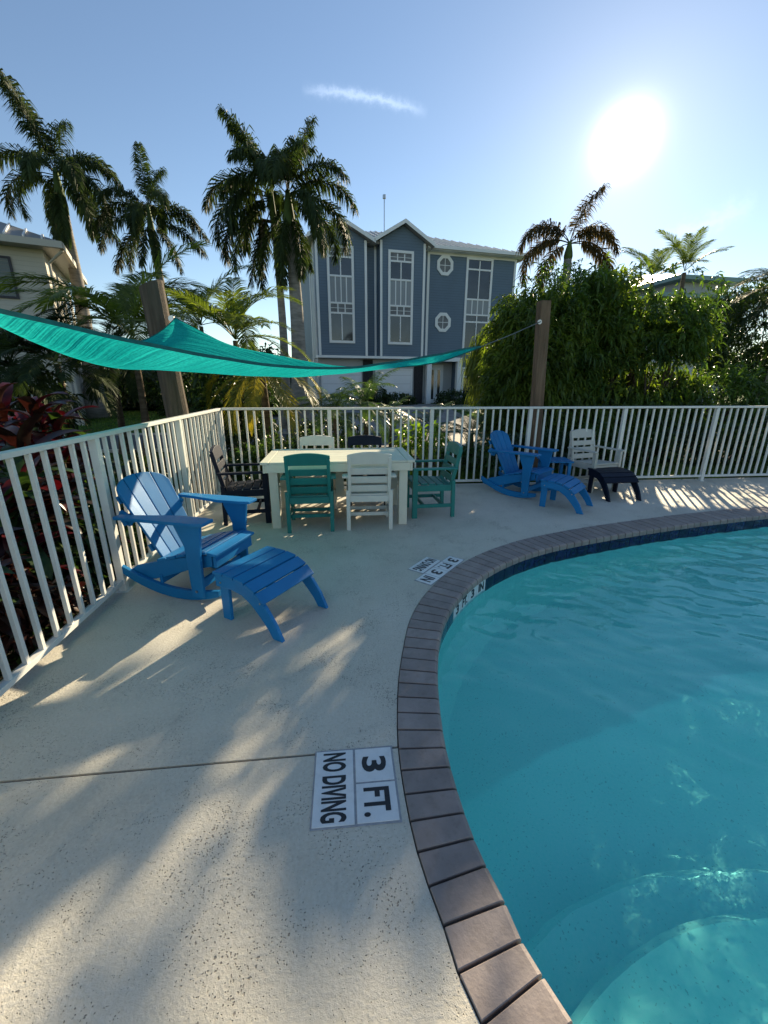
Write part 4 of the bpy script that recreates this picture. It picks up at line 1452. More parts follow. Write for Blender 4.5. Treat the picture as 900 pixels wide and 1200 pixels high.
rs = mb.build('seam', 'trim_white', roof); rs['kind'] = 'stuff'
hb('gutter', 'trim_white', -0.6, 6.02, -0.62, -0.523, 8.88, 9.05)
hb('soffit', 'trim_white', -0.6, 6.0, -0.51, 0.0, 8.84, 8.86)
MB().tube([(-2.2, 3.0, 10.3), (-2.2, 3.0, 12.3)], 0.03, 6).tube([(-2.2, 3.0, 12.3), (-2.2, 3.0, 12.5)], 0.10, 8).build('antenna', 'steel', house)

# ------------------------------------------------------------------ beige house on the left
c0 = at(48, 285, 17.0)
bh_ang = R(22.8)
bh = thing('beige_house', 'beige house with metal roof and louvred window at the left edge', 'house', (c0.x, 17.0, 0), bh_ang)
zt = c0.z
# local: corner at the origin; front wall runs to -x, lit side wall runs to +y
def bb(name, mat, x0, x1, y0, y1, z0, z1, parent=bh):
    mb = MB(); mb.box(((x0 + x1) / 2, (y0 + y1) / 2, (z0 + z1) / 2), (x1 - x0, y1 - y0, z1 - z0))
    return mb.build(name, mat, parent)


bb('wall', 'siding_beige_lap', -9, 0, 0, 5, -0.1, zt)
ov = 0.55
V = [(-9.5, -ov, zt), (ov, -ov, zt), (ov, 5.5, zt), (-9.5, 5.5, zt), (-5, 2.5, zt + 1.5), (-3.0, 2.5, zt + 1.5)]
V += [(x, y_, z - 0.2) for x, y_, z in V[:4]]
rf = MB().add(V, [(0, 1, 5, 4), (1, 2, 5), (2, 3, 4, 5), (3, 0, 4), (0, 6, 7, 1), (1, 7, 8, 2), (2, 8, 9, 3), (3, 9, 6, 0), (9, 8, 7, 6)]).build('roof', 'roof_metal', bh)
mb = MB()
for k in range(20):
    x = -9.0 + 0.48 * k
    t = min(1, (x + 9.5) / 4.5, (ov - x) / 3.55)
    if t > 0.03:
        mb.span((x, -ov, zt + .03), (x, -ov + (2.5 + ov) * t, zt + 1.5 * t + .03), 0.05, 0.06)
mb.build('seam', 'trim_white', rf)['kind'] = 'stuff'
bb('gutter', 'siding_beige', -9.5, ov + .1, -ov - .12, -ov, zt - .22, zt - .02)
bb('gutter', 'siding_beige', ov, ov + .12, -ov + .01, 5.5, zt - .22, zt - .02)
MB().tube([(ov + .05, -ov + .1, zt - .25), (0.12, -0.06, zt - .6), (0.12, -0.06, 0)], 0.05, 8).build('downpipe', 'siding_beige', bh)


def bwin(name, x0, x1, z0, z1):
    w = MB(); fw = .07
    for c, s in ((((x0 + x1) / 2, -.03, z1), (x1 - x0 + fw, .06, fw)), (((x0 + x1) / 2, -.03, z0), (x1 - x0 + fw, .06, fw)),
                 ((x0, -.03, (z0 + z1) / 2), (fw, .06, z1 - z0 - fw)), ((x1, -.03, (z0 + z1) / 2), (fw, .06, z1 - z0 - fw))):
        w.box(c, s)
    wo_ = w.build('window', 'dark_frame', bh)
    n = 11
    for k in range(n):
        zz = z0 + (z1 - z0) * (k + .5) / n
        MB().box(((x0 + x1) / 2, -.025, zz), (x1 - x0 - fw, .012, (z1 - z0) / n * .92), Matrix.Rotation(.45, 3, 'X')).build('louvre', 'shutter', wo_)


bwin('w', -2.6, -0.95, zt - 1.75, zt - 0.55)
w = bb('window', 'trim_white', 0.0, 0.05, 2.6, 3.6, zt - 2.4, zt - 0.9)
bb('pane', 'glass_window', 0.05, 0.06, 2.7, 3.5, zt - 2.3, zt - 1.0, w)

# ------------------------------------------------------------------ house behind the hedge on the right
q0 = at(803, 344, 30.0)
rh = thing('green_roofed_house', 'grey house with a tiered green metal roof behind the right hedge', 'house', (q0.x, 30, 0), R(6))
def tier(xr, ze, w_, dz, wall_in, z0):
    V = [(xr - w_, -4.5, ze), (xr, -4.5, ze), (xr, 6, ze), (xr - w_, 6, ze), (xr - w_ / 2 - .3, 0.75, ze + dz), (xr - w_ / 2 + .3, 0.75, ze + dz)]
    V += [(x, y_, z - 0.22) for x, y_, z in V[:4]]
    MB().add(V, [(0, 1, 5, 4), (1, 2, 5), (2, 3, 4, 5), (3, 0, 4), (0, 6, 7, 1), (1, 7, 8, 2), (2, 8, 9, 3), (3, 9, 6, 0), (9, 8, 7, 6)]).build('roof', 'roof_green', rh)
    mb = MB(); mb.box((xr - w_ / 2, 0.75, (z0 + ze - .22) / 2), (w_ - 2 * wall_in, 10.5 - 2 * wall_in, ze - .22 - z0))
    mb.build('wall', 'house_side', rh)


tier(0, q0.z, 5.0, 1.2, 0.7, 6.0)
tier(1.3, q0.z - 0.95, 7.5, 0.9, 0.8, 0)


# ================================================================== planting
def norm(a):
    return a / np.maximum(np.linalg.norm(a, axis=-1, keepdims=True), 1e-9)


def np_mesh(name, V, tris=None, quads=None):
    me = bpy.data.meshes.new(name)
    nt3 = 0 if tris is None else len(tris); nq = 0 if quads is None else len(quads)
    idx = np.concatenate([q.ravel() for q in (tris, quads) if q is not None and len(q)])
    tot = np.concatenate([np.full(nt3, 3), np.full(nq, 4)])
    me.vertices.add(len(V)); me.vertices.foreach_set('co', np.ascontiguousarray(V, dtype=np.float32).ravel())
    me.loops.add(len(idx)); me.loops.foreach_set('vertex_index', idx.astype(np.int32))
    me.polygons.add(nt3 + nq)
    st = np.concatenate([[0], np.cumsum(tot)[:-1]]).astype(np.int32)
    me.polygons.foreach_set('loop_start', st); me.polygons.foreach_set('loop_total', tot.astype(np.int32))
    me.update(calc_edges=True)
    return me


def blades(P, D, Nn, L, W, fold=0.25, droop=0.0):
    """pointed leaves: base, two shoulders, mid-rib point, tip; folded along the rib and drooping at the tip"""
    D = norm(D); S = norm(np.cross(D, Nn)); Nn = np.cross(S, D)
    L = np.broadcast_to(L, (len(P),))[:, None]; W = np.broadcast_to(W, (len(P),))[:, None]
    g_ = np.array([0, 0, -1.0])
    a = P
    m = P + D * L * 0.45
    tip = P + D * L + g_ * L * droop
    l = m + S * W * 0.5 + Nn * W * fold
    r = m - S * W * 0.5 + Nn * W * fold
    V = np.stack([a, l, m, r, tip], 1).reshape(-1, 3)
    b = (np.arange(len(P)) * 5)[:, None]
    T = np.concatenate([b + [0, 2, 1], b + [0, 3, 2], b + [1, 2, 4], b + [2, 3, 4]])
    return V, T


def rand_unit(n):
    return norm(rng.normal(size=(n, 3)))


def lumpy(p, seed, s=1.0):
    """cheap smooth pseudo-noise on unit directions"""
    k = np.array([[2.1, 3.7, 1.9], [4.3, 1.3, 3.1], [3.3, 5.9, 4.7], [7.7, 6.1, 8.3]]) * s
    v = 0
    for i, kk in enumerate(k):
        v = v + np.sin(p @ kk + seed * (1.7 + i)) * (0.5 if i < 2 else 0.3)
    return v


def sun_gap(Pw):
    """True where leaves are left out on purpose, shaping sun flecks on deck and pool"""
    G = Pw[:, :2] - np.array(SUN_DIR)[:2] * (Pw[:, 2:3] / SUN_DIR.z)
    x, y = G[:, 0], G[:, 1]
    def bump(cx_, cy_, rx, ry):
        return np.clip(1.4 - 1.4 * np.sqrt(((x - cx_) / rx) ** 2 + ((y - cy_) / ry) ** 2), -3, 1)
    area_ = np.maximum.reduce([bump(5.0, 5.4, 1.9, 1.2) + .12, bump(4.1, 5.2, .7, .35) - .25, bump(2.2, 4.55, 1.0, .35) - .55, bump(1.5, 5.0, .7, .3) - .6,
                               bump(2.5, 1.9, 1.3, 1.1) + .05, bump(3.25, 3.2, .75, .55) + .0, bump(2.55, 2.6, .35, .5) - .1, bump(1.0, .95, .6, .5) - .3, bump(-.15, 2.15, .35, .45) - .05, bump(2.6, 2.6, .4, .4) - .5, bump(.7, .7, .3, .5) - .4])
    n_ = (np.sin(x * 17 + 2.2 * np.sin(y * 9)) * np.sin(y * 21 + 1.7 * np.sin(x * 11 + 1)) + .6 * np.sin(x * 7.3 + 1.3) * np.sin(y * 9.1 + 2 * np.sin(x * 5)))
    return (n_ * .55 + area_ * 1.0) > 0.62


def spray_cloud(c, r, n, leaf, width, seed, per=6, inner=0.55, droop=0.35, box=0.0, upbias=0.15, spread=0.75, holes=0.0, gap_at=None):
    """leaf sprays through a lumpy crown: most near the skin, some inside"""
    U = rand_unit(n)
    rad = inner + (1 - inner) * rng.random(n) ** 0.45
    lump = 1 + 0.16 * lumpy(U * 2.2, seed)
    if box:
        e = 1 / np.max(np.abs(U), axis=1)
        lump = lump * (1 + box * (e - 1))
    P = U * (rad * lump)[:, None] * np.array(r) + np.array(c)
    if holes:
        keep = lumpy(P * 1.9, seed + 3) > -1.15 + holes
        P, U = P[keep], U[keep]
        n = len(P)
    out = norm(U * np.array([1, 1, 0.6]) + rng.normal(size=(n, 3)) * 0.45 + [0, 0, upbias])
    # every spray: 'per' leaves fanning about the twig's direction
    Pr = np.repeat(P, per, 0); O = np.repeat(out, per, 0)
    Dl = norm(O * (1 - spread * 0.4) + rng.normal(size=O.shape) * spread + [0, 0, -droop * 0.5])
    Pr = Pr + O * (rng.random((len(Pr), 1)) * leaf * 0.9)
    Nn = norm(rng.normal(size=O.shape) * 0.5 + [0, 0, 1.0])
    L = leaf * rng.uniform(0.6, 1.15, len(Pr)); W = width * rng.uniform(0.7, 1.15, len(Pr))
    if gap_at is not None:
        mid = Pr + Dl * (L * .5)[:, None] + np.array(gap_at)
        k_ = ~(sun_gap(mid) | sun_gap(mid + Dl * (L * .4)[:, None]))
        Pr, Dl, Nn, L, W = Pr[k_], Dl[k_], Nn[k_], L[k_], W[k_]
    return blades(Pr, Dl, Nn, L, W, droop=droop)


def shrub(name, label, cat, c, r, n, leaf, width, mat, seed, group=None, stems=5, base=None, **kw):
    base = base if base is not None else rise(c[1])
    t = thing(name, label, cat, (c[0], c[1], base), 0, group)
    V, T = spray_cloud((0, 0, c[2] - base), r, n, leaf, width, seed, gap_at=(c[0], c[1], base), **kw)
    V[:, 2] = np.maximum(V[:, 2], 0.02)
    me = np_mesh('foliage', V, T)
    link('foliage', me, mat, t)
    rr = random.Random(seed)
    for k in range(stems):
        a = rr.uniform(0, 2 * PI); q = rr.uniform(0.25, 0.75)
        tip = Vector((math.cos(a) * r[0] * q, math.sin(a) * r[1] * q, (c[2] - base) + r[2] * rr.uniform(-.1, .6)))
        b0 = Vector((math.cos(a) * r[0] * .12, math.sin(a) * r[1] * .12, 0))
        mid = b0.lerp(tip, .5) + Vector((rr.uniform(-.1, .1), rr.uniform(-.1, .1), .12))
        MB().tube([b0, mid, tip], [0.035 * max(.5, r[2]), 0.025 * max(.5, r[2]), 0.008], 6).build('stem', 'bark', t)
    return t


FR = {}


def frond_mesh(key, length, e0, curl, ll, n, w=0.05, lift=0.1, hang=0.6, plume=0.35, twist=0.0, stalk=0.18, seed=0, fwd=0.55):
    """a pinnate frond: arching rib and two ranks of leaflets; grows from the origin along +x"""
    if key in FR: return FR[key]
    r_ = np.random.default_rng(seed + 11)
    ns = 14
    pts = [np.zeros(3)]; dirs = []
    for i in range(ns):
        s = (i + .5) / ns
        e = e0 - curl * s ** 1.25
        d = np.array([math.cos(e), twist * s * math.cos(e), math.sin(e)]); d /= np.linalg.norm(d)
        pts.append(pts[-1] + d * length / ns); dirs.append(d)
    pts = np.array(pts); dirs = np.array(dirs + [dirs[-1]])
    s = np.repeat(np.linspace(stalk, 0.995, n), 2)
    side = np.tile([-1.0, 1.0], n)
    f = s * ns; i0 = np.minimum(f.astype(int), ns - 1); fr = (f - i0)[:, None]
    P = pts[i0] * (1 - fr) + pts[i0 + 1] * fr
    T_ = norm(dirs[i0] * (1 - fr) + dirs[i0 + 1] * fr)
    S = norm(np.cross(T_, [0, 0, 1.0]) + 1e-6); Nn = norm(np.cross(S, T_))
    m = len(s)
    prof = np.sin(np.clip((s - stalk) / (1 - stalk), 0, 1) * PI * 0.86 + 0.35) ** 0.7
    L = ll * (0.35 + 0.65 * prof) * r_.uniform(.85, 1.1, m)
    fw_ = fwd + 0.9 * s ** 3
    D = norm(S * side[:, None] + T_ * fw_[:, None] + Nn * (lift + r_.normal(size=m) * plume)[:, None])
    D1 = norm(D + np.array([0, 0, -1.0]) * (hang * 0.45)); D2 = norm(D + np.array([0, 0, -1.0]) * (hang * 1.5))
    WS = norm(np.cross(D, Nn) + r_.normal(size=(m, 3)) * .25)
    W = w * r_.uniform(.8, 1.1, m)
    a = P; b = P + D1 * (L * .5)[:, None]; c = b + D2 * (L * .5)[:, None]
    V = np.stack([a - WS * (W * .25)[:, None], a + WS * (W * .25)[:, None], b + WS * (W * .5)[:, None], b - WS * (W * .5)[:, None], c], 1).reshape(-1, 3)
    o = (np.arange(m) * 5)[:, None]
    Q = o + [0, 1, 2, 3]; T = o + [3, 2, 4]
    # rib: three-sided tapering tube
    rv = []
    for k in range(ns + 1):
        rad = 0.5 * w * (1.1 - 0.9 * k / ns) * (1.0 if w < .05 else .9)
        t_ = norm(dirs[k]); sx = norm(np.cross(t_, [0, 0, 1.0]) + 1e-6); nx = np.cross(sx, t_)
        for q in range(3):
            an = 2 * PI * q / 3
            rv.append(pts[k] + sx * rad * math.cos(an) + nx * rad * math.sin(an))
    base = len(V)
    rq = np.array([(base + 3 * k + q, base + 3 * k + (q + 1) % 3, base + 3 * k + 3 + (q + 1) % 3, base + 3 * k + 3 + q) for k in range(ns) for q in range(3)])
    V = np.concatenate([V, np.array(rv)])
    FR[key] = np_mesh('frond', V, T, np.concatenate([Q, rq]))
    return FR[key]


def palm(name, label, base, top, trunk_r, fronds, kind, mat='leaf_palm', shaft=1.1, group=None, trunk_mat='trunk_grey', bulge=1.15, fruit=0, hangers=0):
    """fronds: (azimuth deg, elevation deg, curl deg, scale)"""
    t = thing(name, label, 'palm tree', base, 0, group)
    B = Vector((0, 0, 0)); A = Vector(top) - Vector(base)
    h = A.length
    sh0 = A - Vector((0, 0, shaft))
    n = 12; pts, rad = [], []
    bend = Vector((0.10, 0, 0)) * (h / 8)
    for k in range(n + 1):
        u = k / n
        p = B.lerp(sh0, u) + bend * math.sin(PI * u) + Vector((0, 0, -0.15 if k == 0 else 0))
        pts.append(p)
        rad.append(trunk_r * (1.35 * (1 - u) ** 6 + 1 + (bulge - 1) * math.sin(PI * min(1, u * 1.1)) - 0.28 * u))
    MB().tube(pts, rad, 12).build('trunk', trunk_mat, t, smooth=True)
    if shaft > 0.15:
        q = [sh0 + (A - sh0) * (k / 5) for k in range(6)]
        MB().tube([p - Vector((0, 0, .02)) for p in q], [rad[-1] * 1.0, rad[-1] * 1.12, rad[-1] * 1.0, rad[-1] * .8, rad[-1] * .6, rad[-1] * .45], 10).build('crownshaft', 'crownshaft', t, smooth=True)
    for i, (az, el, cu, sc) in enumerate(fronds):
        k_ = kind
        key = (k_['id'], round(el / 15), round(cu / 20), i % 2)
        me = frond_mesh(key, k_['len'], R(round(el / 15) * 15), R(round(cu / 20) * 20), k_['ll'], k_['n'], k_['w'], hang=k_['hang'], plume=k_['plume'],
                        twist=0.18 if i % 2 else -0.18, seed=i, lift=k_.get('lift', .1), fwd=k_.get('fwd', .55))
        if not me.materials: me.materials.append(MATS[mat])
        o = bpy.data.objects.new('frond', me)
        COL.objects.link(o); o.parent = t
        if me.materials[0] != MATS[mat]:
            o.material_slots[0].link = 'OBJECT'; o.material_slots[0].material = MATS[mat]
        o.location = A - Vector((0, 0, 0.05 + (0.25 * (1 - el / 90) if shaft > .5 else 0.02)))
        o.rotation_euler = (0, 0, R(az)); o.scale = (sc,) * 3
    if fruit:
        rr = random.Random(5)
        for k in range(fruit):
            a = R(180 + 40 * k)
            c = A + Vector((math.cos(a) * .25, math.sin(a) * .25, -shaft - 0.1))
            e = c + Vector((math.cos(a) * .35, math.sin(a) * .35, -.9 - .25 * k))
            MB().tube([A + Vector((0, 0, -shaft)), c + Vector((math.cos(a) * .2, 0, .12)), (c + e) / 2, e], [.05, .05, .10, .04], 7).build('flower_stalk', 'trunk_brown', t)
    return t


ROYAL = dict(id='royal', len=2.9, ll=0.70, n=165, w=0.050, hang=1.0, plume=0.8)
SMALLR = dict(id='smallroyal', len=1.95, ll=0.52, n=116, w=0.036, hang=0.95, plume=0.6)
ARECA = dict(id='areca', len=2.3, ll=0.52, n=62, w=0.028, hang=0.35, plume=0.10, lift=0.5, fwd=.95)
FERN = dict(id='fern', len=1.0, ll=0.24, n=34, w=0.022, hang=0.5, plume=0.1, lift=.25)
ROEB = dict(id='roeb', len=1.25, ll=0.27, n=44, w=0.018, hang=0.5, plume=0.12, lift=.15)

# --- royal palms across the street, left
p1 = at(113, 484, 19.5); c1 = at(64, 197, 19.5)
palm('royal_palm', 'tallest palm at the far left, one frond flung up to the left', (p1.x, p1.y, rise(p1.y)), c1, 0.25,
     [(178, 80, 20, 1.13), (172, 68, 20, 1.01), (95, 82, 30, 0.88), (185, 20, 130, 0.92), (200, 45, 125, 0.92), (0, 38, 120, 0.92), (-12, 12, 110, 1.01), (20, 55, 125, 0.84), (-30, -18, 70, 1.01),
      (25, -35, 50, 0.92), (250, -60, 30, 0.75), (285, -62, 30, 0.75), (150, -60, 25, 0.66), (270, 30, 120, 0.88), (320, 28, 120, 0.88), (215, 0, 110, 0.79), (90, 40, 120, 0.88), (130, 20, 120, 0.79)],
     ROYAL, shaft=1.5)
p2 = at(210, 486, 18.5); c2 = at(173, 240, 18.5)
palm('royal_palm', 'slender palm right of the tallest one, its small crown against the sky', (p2.x, p2.y, rise(p2.y)), c2, 0.17,
     [(120, 86, 20, 0.71), (60, 78, 40, 0.65), (3, 32, 95, 0.69), (-14, -18, 50, 0.82), (12, 8, 90, 0.77), (182, 35, 110, 0.82), (195, 0, 90, 0.82), (168, -32, 50, 0.82), (200, -50, 30, 0.69), (350, -45, 30, 0.69),
      (270, 20, 120, 0.73), (235, -60, 25, 0.60), (300, -62, 20, 0.60), (90, 50, 110, 0.69), (130, 40, 110, 0.69), (225, 48, 110, 0.73), (315, 45, 110, 0.69)],
     ROYAL, shaft=1.2)
p3 = at(350, 476, 15.0); c3 = at(337, 222, 15.0)
palm('royal_palm', 'stout grey-trunked palm in front of the left end of the blue house', (p3.x, p3.y, rise(15.0)), c3, 0.22,
     [(30, 78, 20, .78), (100, 70, 60, .8), (5, 42, 115, .86), (-10, 18, 115, .90), (-30, -8, 90, .72), (15, 5, 100, .8), (320, -55, 35, .7), (20, -62, 25, .6), (270, 42, 120, .85), (300, 10, 110, .85),
      (200, 50, 115, .8), (180, -45, 40, .75), (240, -55, 30, .8), (90, 30, 120, .8), (345, 60, 110, .8), (285, 65, 100, .75)],
     ROYAL, shaft=1.0)
p4 = at(334, 474, 16.0); c4 = at(318, 222, 16.0)
palm('royal_palm', 'thin-trunked palm close behind the stout one, with a hanging flower stalk', (p4.x, p4.y, rise(16.0)), c4, 0.13,
     [(190, 78, 30, .86), (160, 68, 50, .8), (178, 45, 120, .92), (186, 18, 110, .95), (172, -5, 95, .95), (200, -30, 60, .9), (215, -55, 30, .9), (180, -62, 20, .85), (0, 70, 80, .7), (270, 40, 120, .85),
      (235, 20, 115, .9), (90, 40, 120, .8), (140, 20, 110, .85), (300, -55, 30, .7), (250, 60, 110, .8)],
     ROYAL, shaft=0.9, fruit=2)
# --- small royal palm behind the hedge, in the glare
c5 = at(668, 282, 12.6)
palm('royal_palm', 'palm with arching fronds rising behind the hedge below the sun', (c5.x, 12.6, rise(12.6)), c5, 0.15,
     [(20, 80, 30, .92), (178, 45, 120, .92), (186, 14, 110, 1.0), (200, -10, 90, .85), (0, 45, 120, .86), (-8, 20, 120, .95), (-25, 0, 100, .85), (170, 64, 110, .8), (5, 66, 110, .78), (150, 30, 115, .8)],
     SMALLR, shaft=0.45, mat='leaf_palm_glare')

# --- feather palms between the posts
def areca(label, base, h, nf, seed, sc=1.0, mat='leaf_feather', kind=ARECA, group=None, elmin=-5, name='feather_palm', trunk_r=.07):
    rr = random.Random(seed)
    fr_ = []
    for k in range(nf):
        az = k * 137.5 + rr.uniform(-15, 15)
        el = elmin + (85 - elmin) * ((k * 0.618) % 1) ** .8
        fr_.append((az, el, rr.uniform(55, 110), sc * rr.uniform(.8, 1.1)))
    return palm(name, label, base, (base[0] + .05, base[1], base[2] + h), trunk_r, fr_, kind, mat, shaft=0.1, group=group, trunk_mat='trunk_brown')


a1 = at(150, 388, 9.5)
areca('large feather palm with long arching fronds left of the leaning post', (a1.x, 9.5, -.12), a1.z + .1, 20, 3, 1.0, elmin=15)
a2 = at(272, 392, 9.6)
areca('yellow-green feather palm between the leaning post and the palm trunks', (a2.x, 9.6, -.12), a2.z + .1, 20, 8, .80, elmin=15)
a3 = at(232, 372, 12.5)
areca('feather palm partly hidden behind the yellow-green one', (a3.x, 12.5, -.12), a3.z, 13, 21, .85, elmin=20)
a4 = at(60, 412, 9.0)
areca('dark low feather palm under the beige house', (a4.x, 9.0, -.12), a4.z, 26, 31, .72, 'leaf_palm', elmin=-8)
a5 = at(5, 418, 8.4)
areca('dark feather palm at the far left edge above the red plants', (a5.x, 8.4, -.12), a5.z, 26, 37, .66, 'leaf_palm', elmin=-8)
a5 = at(125, 415, 11.0)
areca('dark feather palm behind the large arching one', (a5.x, 11.0, -.12), a5.z, 26, 41, .8, 'leaf_palm', elmin=-5)
# yellow drooping palm just over the fence
a6 = at(306, 432, 8.2)
palm('yellowing_palm', 'small palm with yellow drooping fronds just below the sail', (a6.x, 8.2, -.12), (a6.x, 8.2, a6.z + .1), .08,
     [(200, -20, 55, .62), (240, -10, 70, .66), (275, 5, 90, .66), (300, -15, 60, .7), (340, -5, 80, .62), (0, 15, 100, .6), (175, 10, 100, .6), (90, 20, 90, .5), (30, 30, 90, .5), (130, 30, 90, .5), (255, -40, 30, .55), (320, -45, 20, .55)],
     ARECA, 'leaf_yellow', shaft=.1, trunk_mat='trunk_brown')
# ferny cycads and roebelinii at the back fence
for i, (px, py, Y, sc, lab) in enumerate((
        (428, 474, 8.4, .85, 'bushy little palm with bright arching fronds right of the yellow palm'),
        (392, 482, 7.9, .75, 'low fern-like palm behind the fence, left of the bright bushy one'),
        (458, 486, 9.6, .62, 'dark spiky little palm before the garage drive'),
        (506, 497, 8.6, .62, 'dark rosette palm behind the fence in line with the table end'),
        (553, 505, 8.0, .55, 'small spiky rosette plant beside the sunlit path'))):
    a = at(px, py, Y)
    rr = random.Random(50 + i)
    palm('dwarf_palm', lab, (a.x, Y, -.12), (a.x, Y, max(.15, a.z)), .05,
         [(k * 137.5, 8 + 70 * ((k * .618) % 1), rr.uniform(50, 95), sc * rr.uniform(.85, 1.1)) for k in range(18)], ROEB, 'leaf_fern' if i in (0, 1) else 'leaf_mid', shaft=.05, trunk_mat='trunk_brown')

# --- the tall hedge on the right: overlapping shrubs, each with its own crown
for i, (x, y, w, h, lab) in enumerate((
        (4.25, 9.6, 0.78, 3.30, 'leftmost shrub of the tall hedge, next to the porch of the blue house'),
        (5.05, 9.9, 1.05, 3.70, 'tall hedge shrub right behind the brown post'),
        (6.2, 9.8, 1.0, 3.75, 'tallest hedge shrub, under the arching palm'),
        (7.1, 9.6, 0.88, 3.60, 'hedge shrub at the right end with a drooping side'),
        (7.65, 9.9, 0.60, 3.0, 'smaller hedge shrub that closes the right end of the hedge'))):
    shrub('hedge_shrub', lab, 'hedge shrub', (x, y, h * .5), (w, 0.95, h * .52), 2600, (.23, .21, .25, .22, .20)[i], (.050, .044, .056, .05, .045)[i], ('leaf_hedge', 'leaf_hedge_b', 'leaf_hedge', 'leaf_hedge_b', 'leaf_hedge')[i], 60 + i, 'dense leafy shrubs of the tall hedge', stems=7,
          box=.55, droop=.45, per=7, inner=.5, holes=.25)
for i, (px, py, Y, sc) in enumerate(((765, 312, 10.4, .8), (803, 300, 10.2, .85))):
    a = at(px, py + 14, Y)
    rr = random.Random(80 + i)
    palm('feather_palm', ('pale feathery fronds sticking up from the top of the hedge', 'longer feathery fronds over the right end of the hedge')[i], (a.x, Y, -.12), (a.x, Y, a.z), .06,
         [(k * 137.5, 45 + 40 * ((k * .618) % 1), rr.uniform(30, 60), sc * rr.uniform(.4, .62)) for k in range(8)], ARECA, 'leaf_feather', shaft=.1, trunk_mat='trunk_brown')

# --- right edge: dark tree and lit bush
a = at(888, 390, 12.5)
shrub('dark_tree', 'dark dense tree at the right edge with a leaning trunk', 'tree', (a.x + .4, 12.5, a.z - .05), (2.0, 1.6, 1.45), 3000, .22, .05, 'leaf_dark', 91, stems=3, per=7, box=.2, holes=.05)
a = at(905, 350, 10.8)
palm('feather_palm', 'dark palm whose fronds reach in at the right edge of the picture', (a.x + .6, 10.8, -.12), (a.x + .55, 10.8, a.z + .25), .14,
     [(k * 137.5, 10 + 70 * ((k * .618) % 1), 80, .62) for k in range(16)] + [(180, 10, 60, .7), (170, 35, 60, .7), (190, -10, 50, .62)], ARECA, 'leaf_palm', shaft=.1)
a = at(850, 452, 9.3)
shrub('lit_bush', 'sunlit bush with narrow leaf whorls at the right end of the hedge', 'bush', (a.x, 9.3, a.z - .45), (1.25, .8, .8), 900, .22, .05, 'leaf_fern', 95, stems=8, per=7, inner=.5, holes=.3)
# trunk seen right edge
tt = thing('leaning_trunk', 'grey tree trunk at the right edge behind the fence', 'tree trunk', (at(880, 474, 11).x, 11, -.12))
MB().tube([(0, 0, 0), (.15, 0, .7), (.35, 0, 1.5), (.75, 0, 2.4)], [.22, .17, .15, .13], 10).build('trunk', 'bark', tt, smooth=True)

# --- low shrubs behind the back fence
LOW = [(-1.3, 7.3, .55, .62, 'leaf_mid', 'low glossy shrub in the corner of the two fences'),
       (-0.6, 7.7, .55, .78, 'leaf_dark', 'dark shrub behind the fence left of the white chair'),
       (0.15, 7.5, .5, .72, 'leaf_mid', 'glossy shrub behind the fence at the middle of the table'),
       (-1.9, 8.3, .7, 1.05, 'leaf_dark', 'rounded dark shrub under the yellow palm'),
       (-0.3, 8.9, .7, 1.0, 'leaf_dark', 'dark shrub behind the white and navy chairs'),
       (2.3, 7.2, .5, .55, 'leaf_mid', 'low shrub behind the far blue rocking chair'),
       (3.2, 7.5, .55, .70, 'leaf_dark', 'dark shrub at the foot of the brown post'),
       (4.1, 7.6, .6, .80, 'leaf_dark', 'dark shrub behind the pale armchair'),
       (5.0, 7.8, .6, .85, 'leaf_mid', 'mid green shrub behind the fence right of the pale armchair'),
       (5.9, 7.6, .6, .78, 'leaf_mid', 'bright edged shrub behind the fence over the sun flecks'),
       (6.9, 7.8, .65, .85, 'leaf_dark', 'dark shrub behind the fence near its right post'),
       (7.9, 7.7, .6, .80, 'leaf_mid', 'green shrub behind the fence at the right edge'),
       (9.0, 7.9, .7, .95, 'leaf_dark', 'dark shrub behind the fence beyond the right post'),
       (10.2, 8.3, .8, 1.0, 'leaf_mid', 'last green shrub along the back fence')]
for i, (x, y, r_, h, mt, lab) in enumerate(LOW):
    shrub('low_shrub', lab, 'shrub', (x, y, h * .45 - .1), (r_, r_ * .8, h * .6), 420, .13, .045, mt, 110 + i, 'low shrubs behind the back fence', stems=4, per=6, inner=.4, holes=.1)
for i, (px, py, lab) in enumerate(((480, 520, 'lime green leafy plant behind the fence above the table edge'), (503, 516, 'small lime green plant right of the larger lime one'))):
    a = at(px, py, 7.1)
    shrub('lime_plant', lab, 'plant', (a.x, 7.1, a.z), (.17, .15, .22), 40, .16, .075, 'leaf_lime', 140 + i, stems=4, per=5, base=-.12)

# clumps of grassy edging
def tuft(label, x, y, n, h, r_, mat='grass_blade', seed=0, cat='grass clump'):
    t = thing('grass_clump', label, cat, (x, y, -.12))
    k = np.random.default_rng(seed)
    P = np.zeros((n, 3)); P[:, 0] = k.uniform(-r_, r_, n); P[:, 1] = k.uniform(-r_ * .5, r_ * .5, n)
    D = norm(np.stack([k.normal(size=n) * .35, k.normal(size=n) * .35, np.ones(n)], 1))
    V, T = blades(P, D, np.tile([0, 1.0, .1], (n, 1)), k.uniform(.6, 1.1, n) * h, .012, droop=.25)
    f = link('blades_of_grass', np_mesh('blades_of_grass', V, T), mat, t); f['kind'] = 'stuff'
    return t


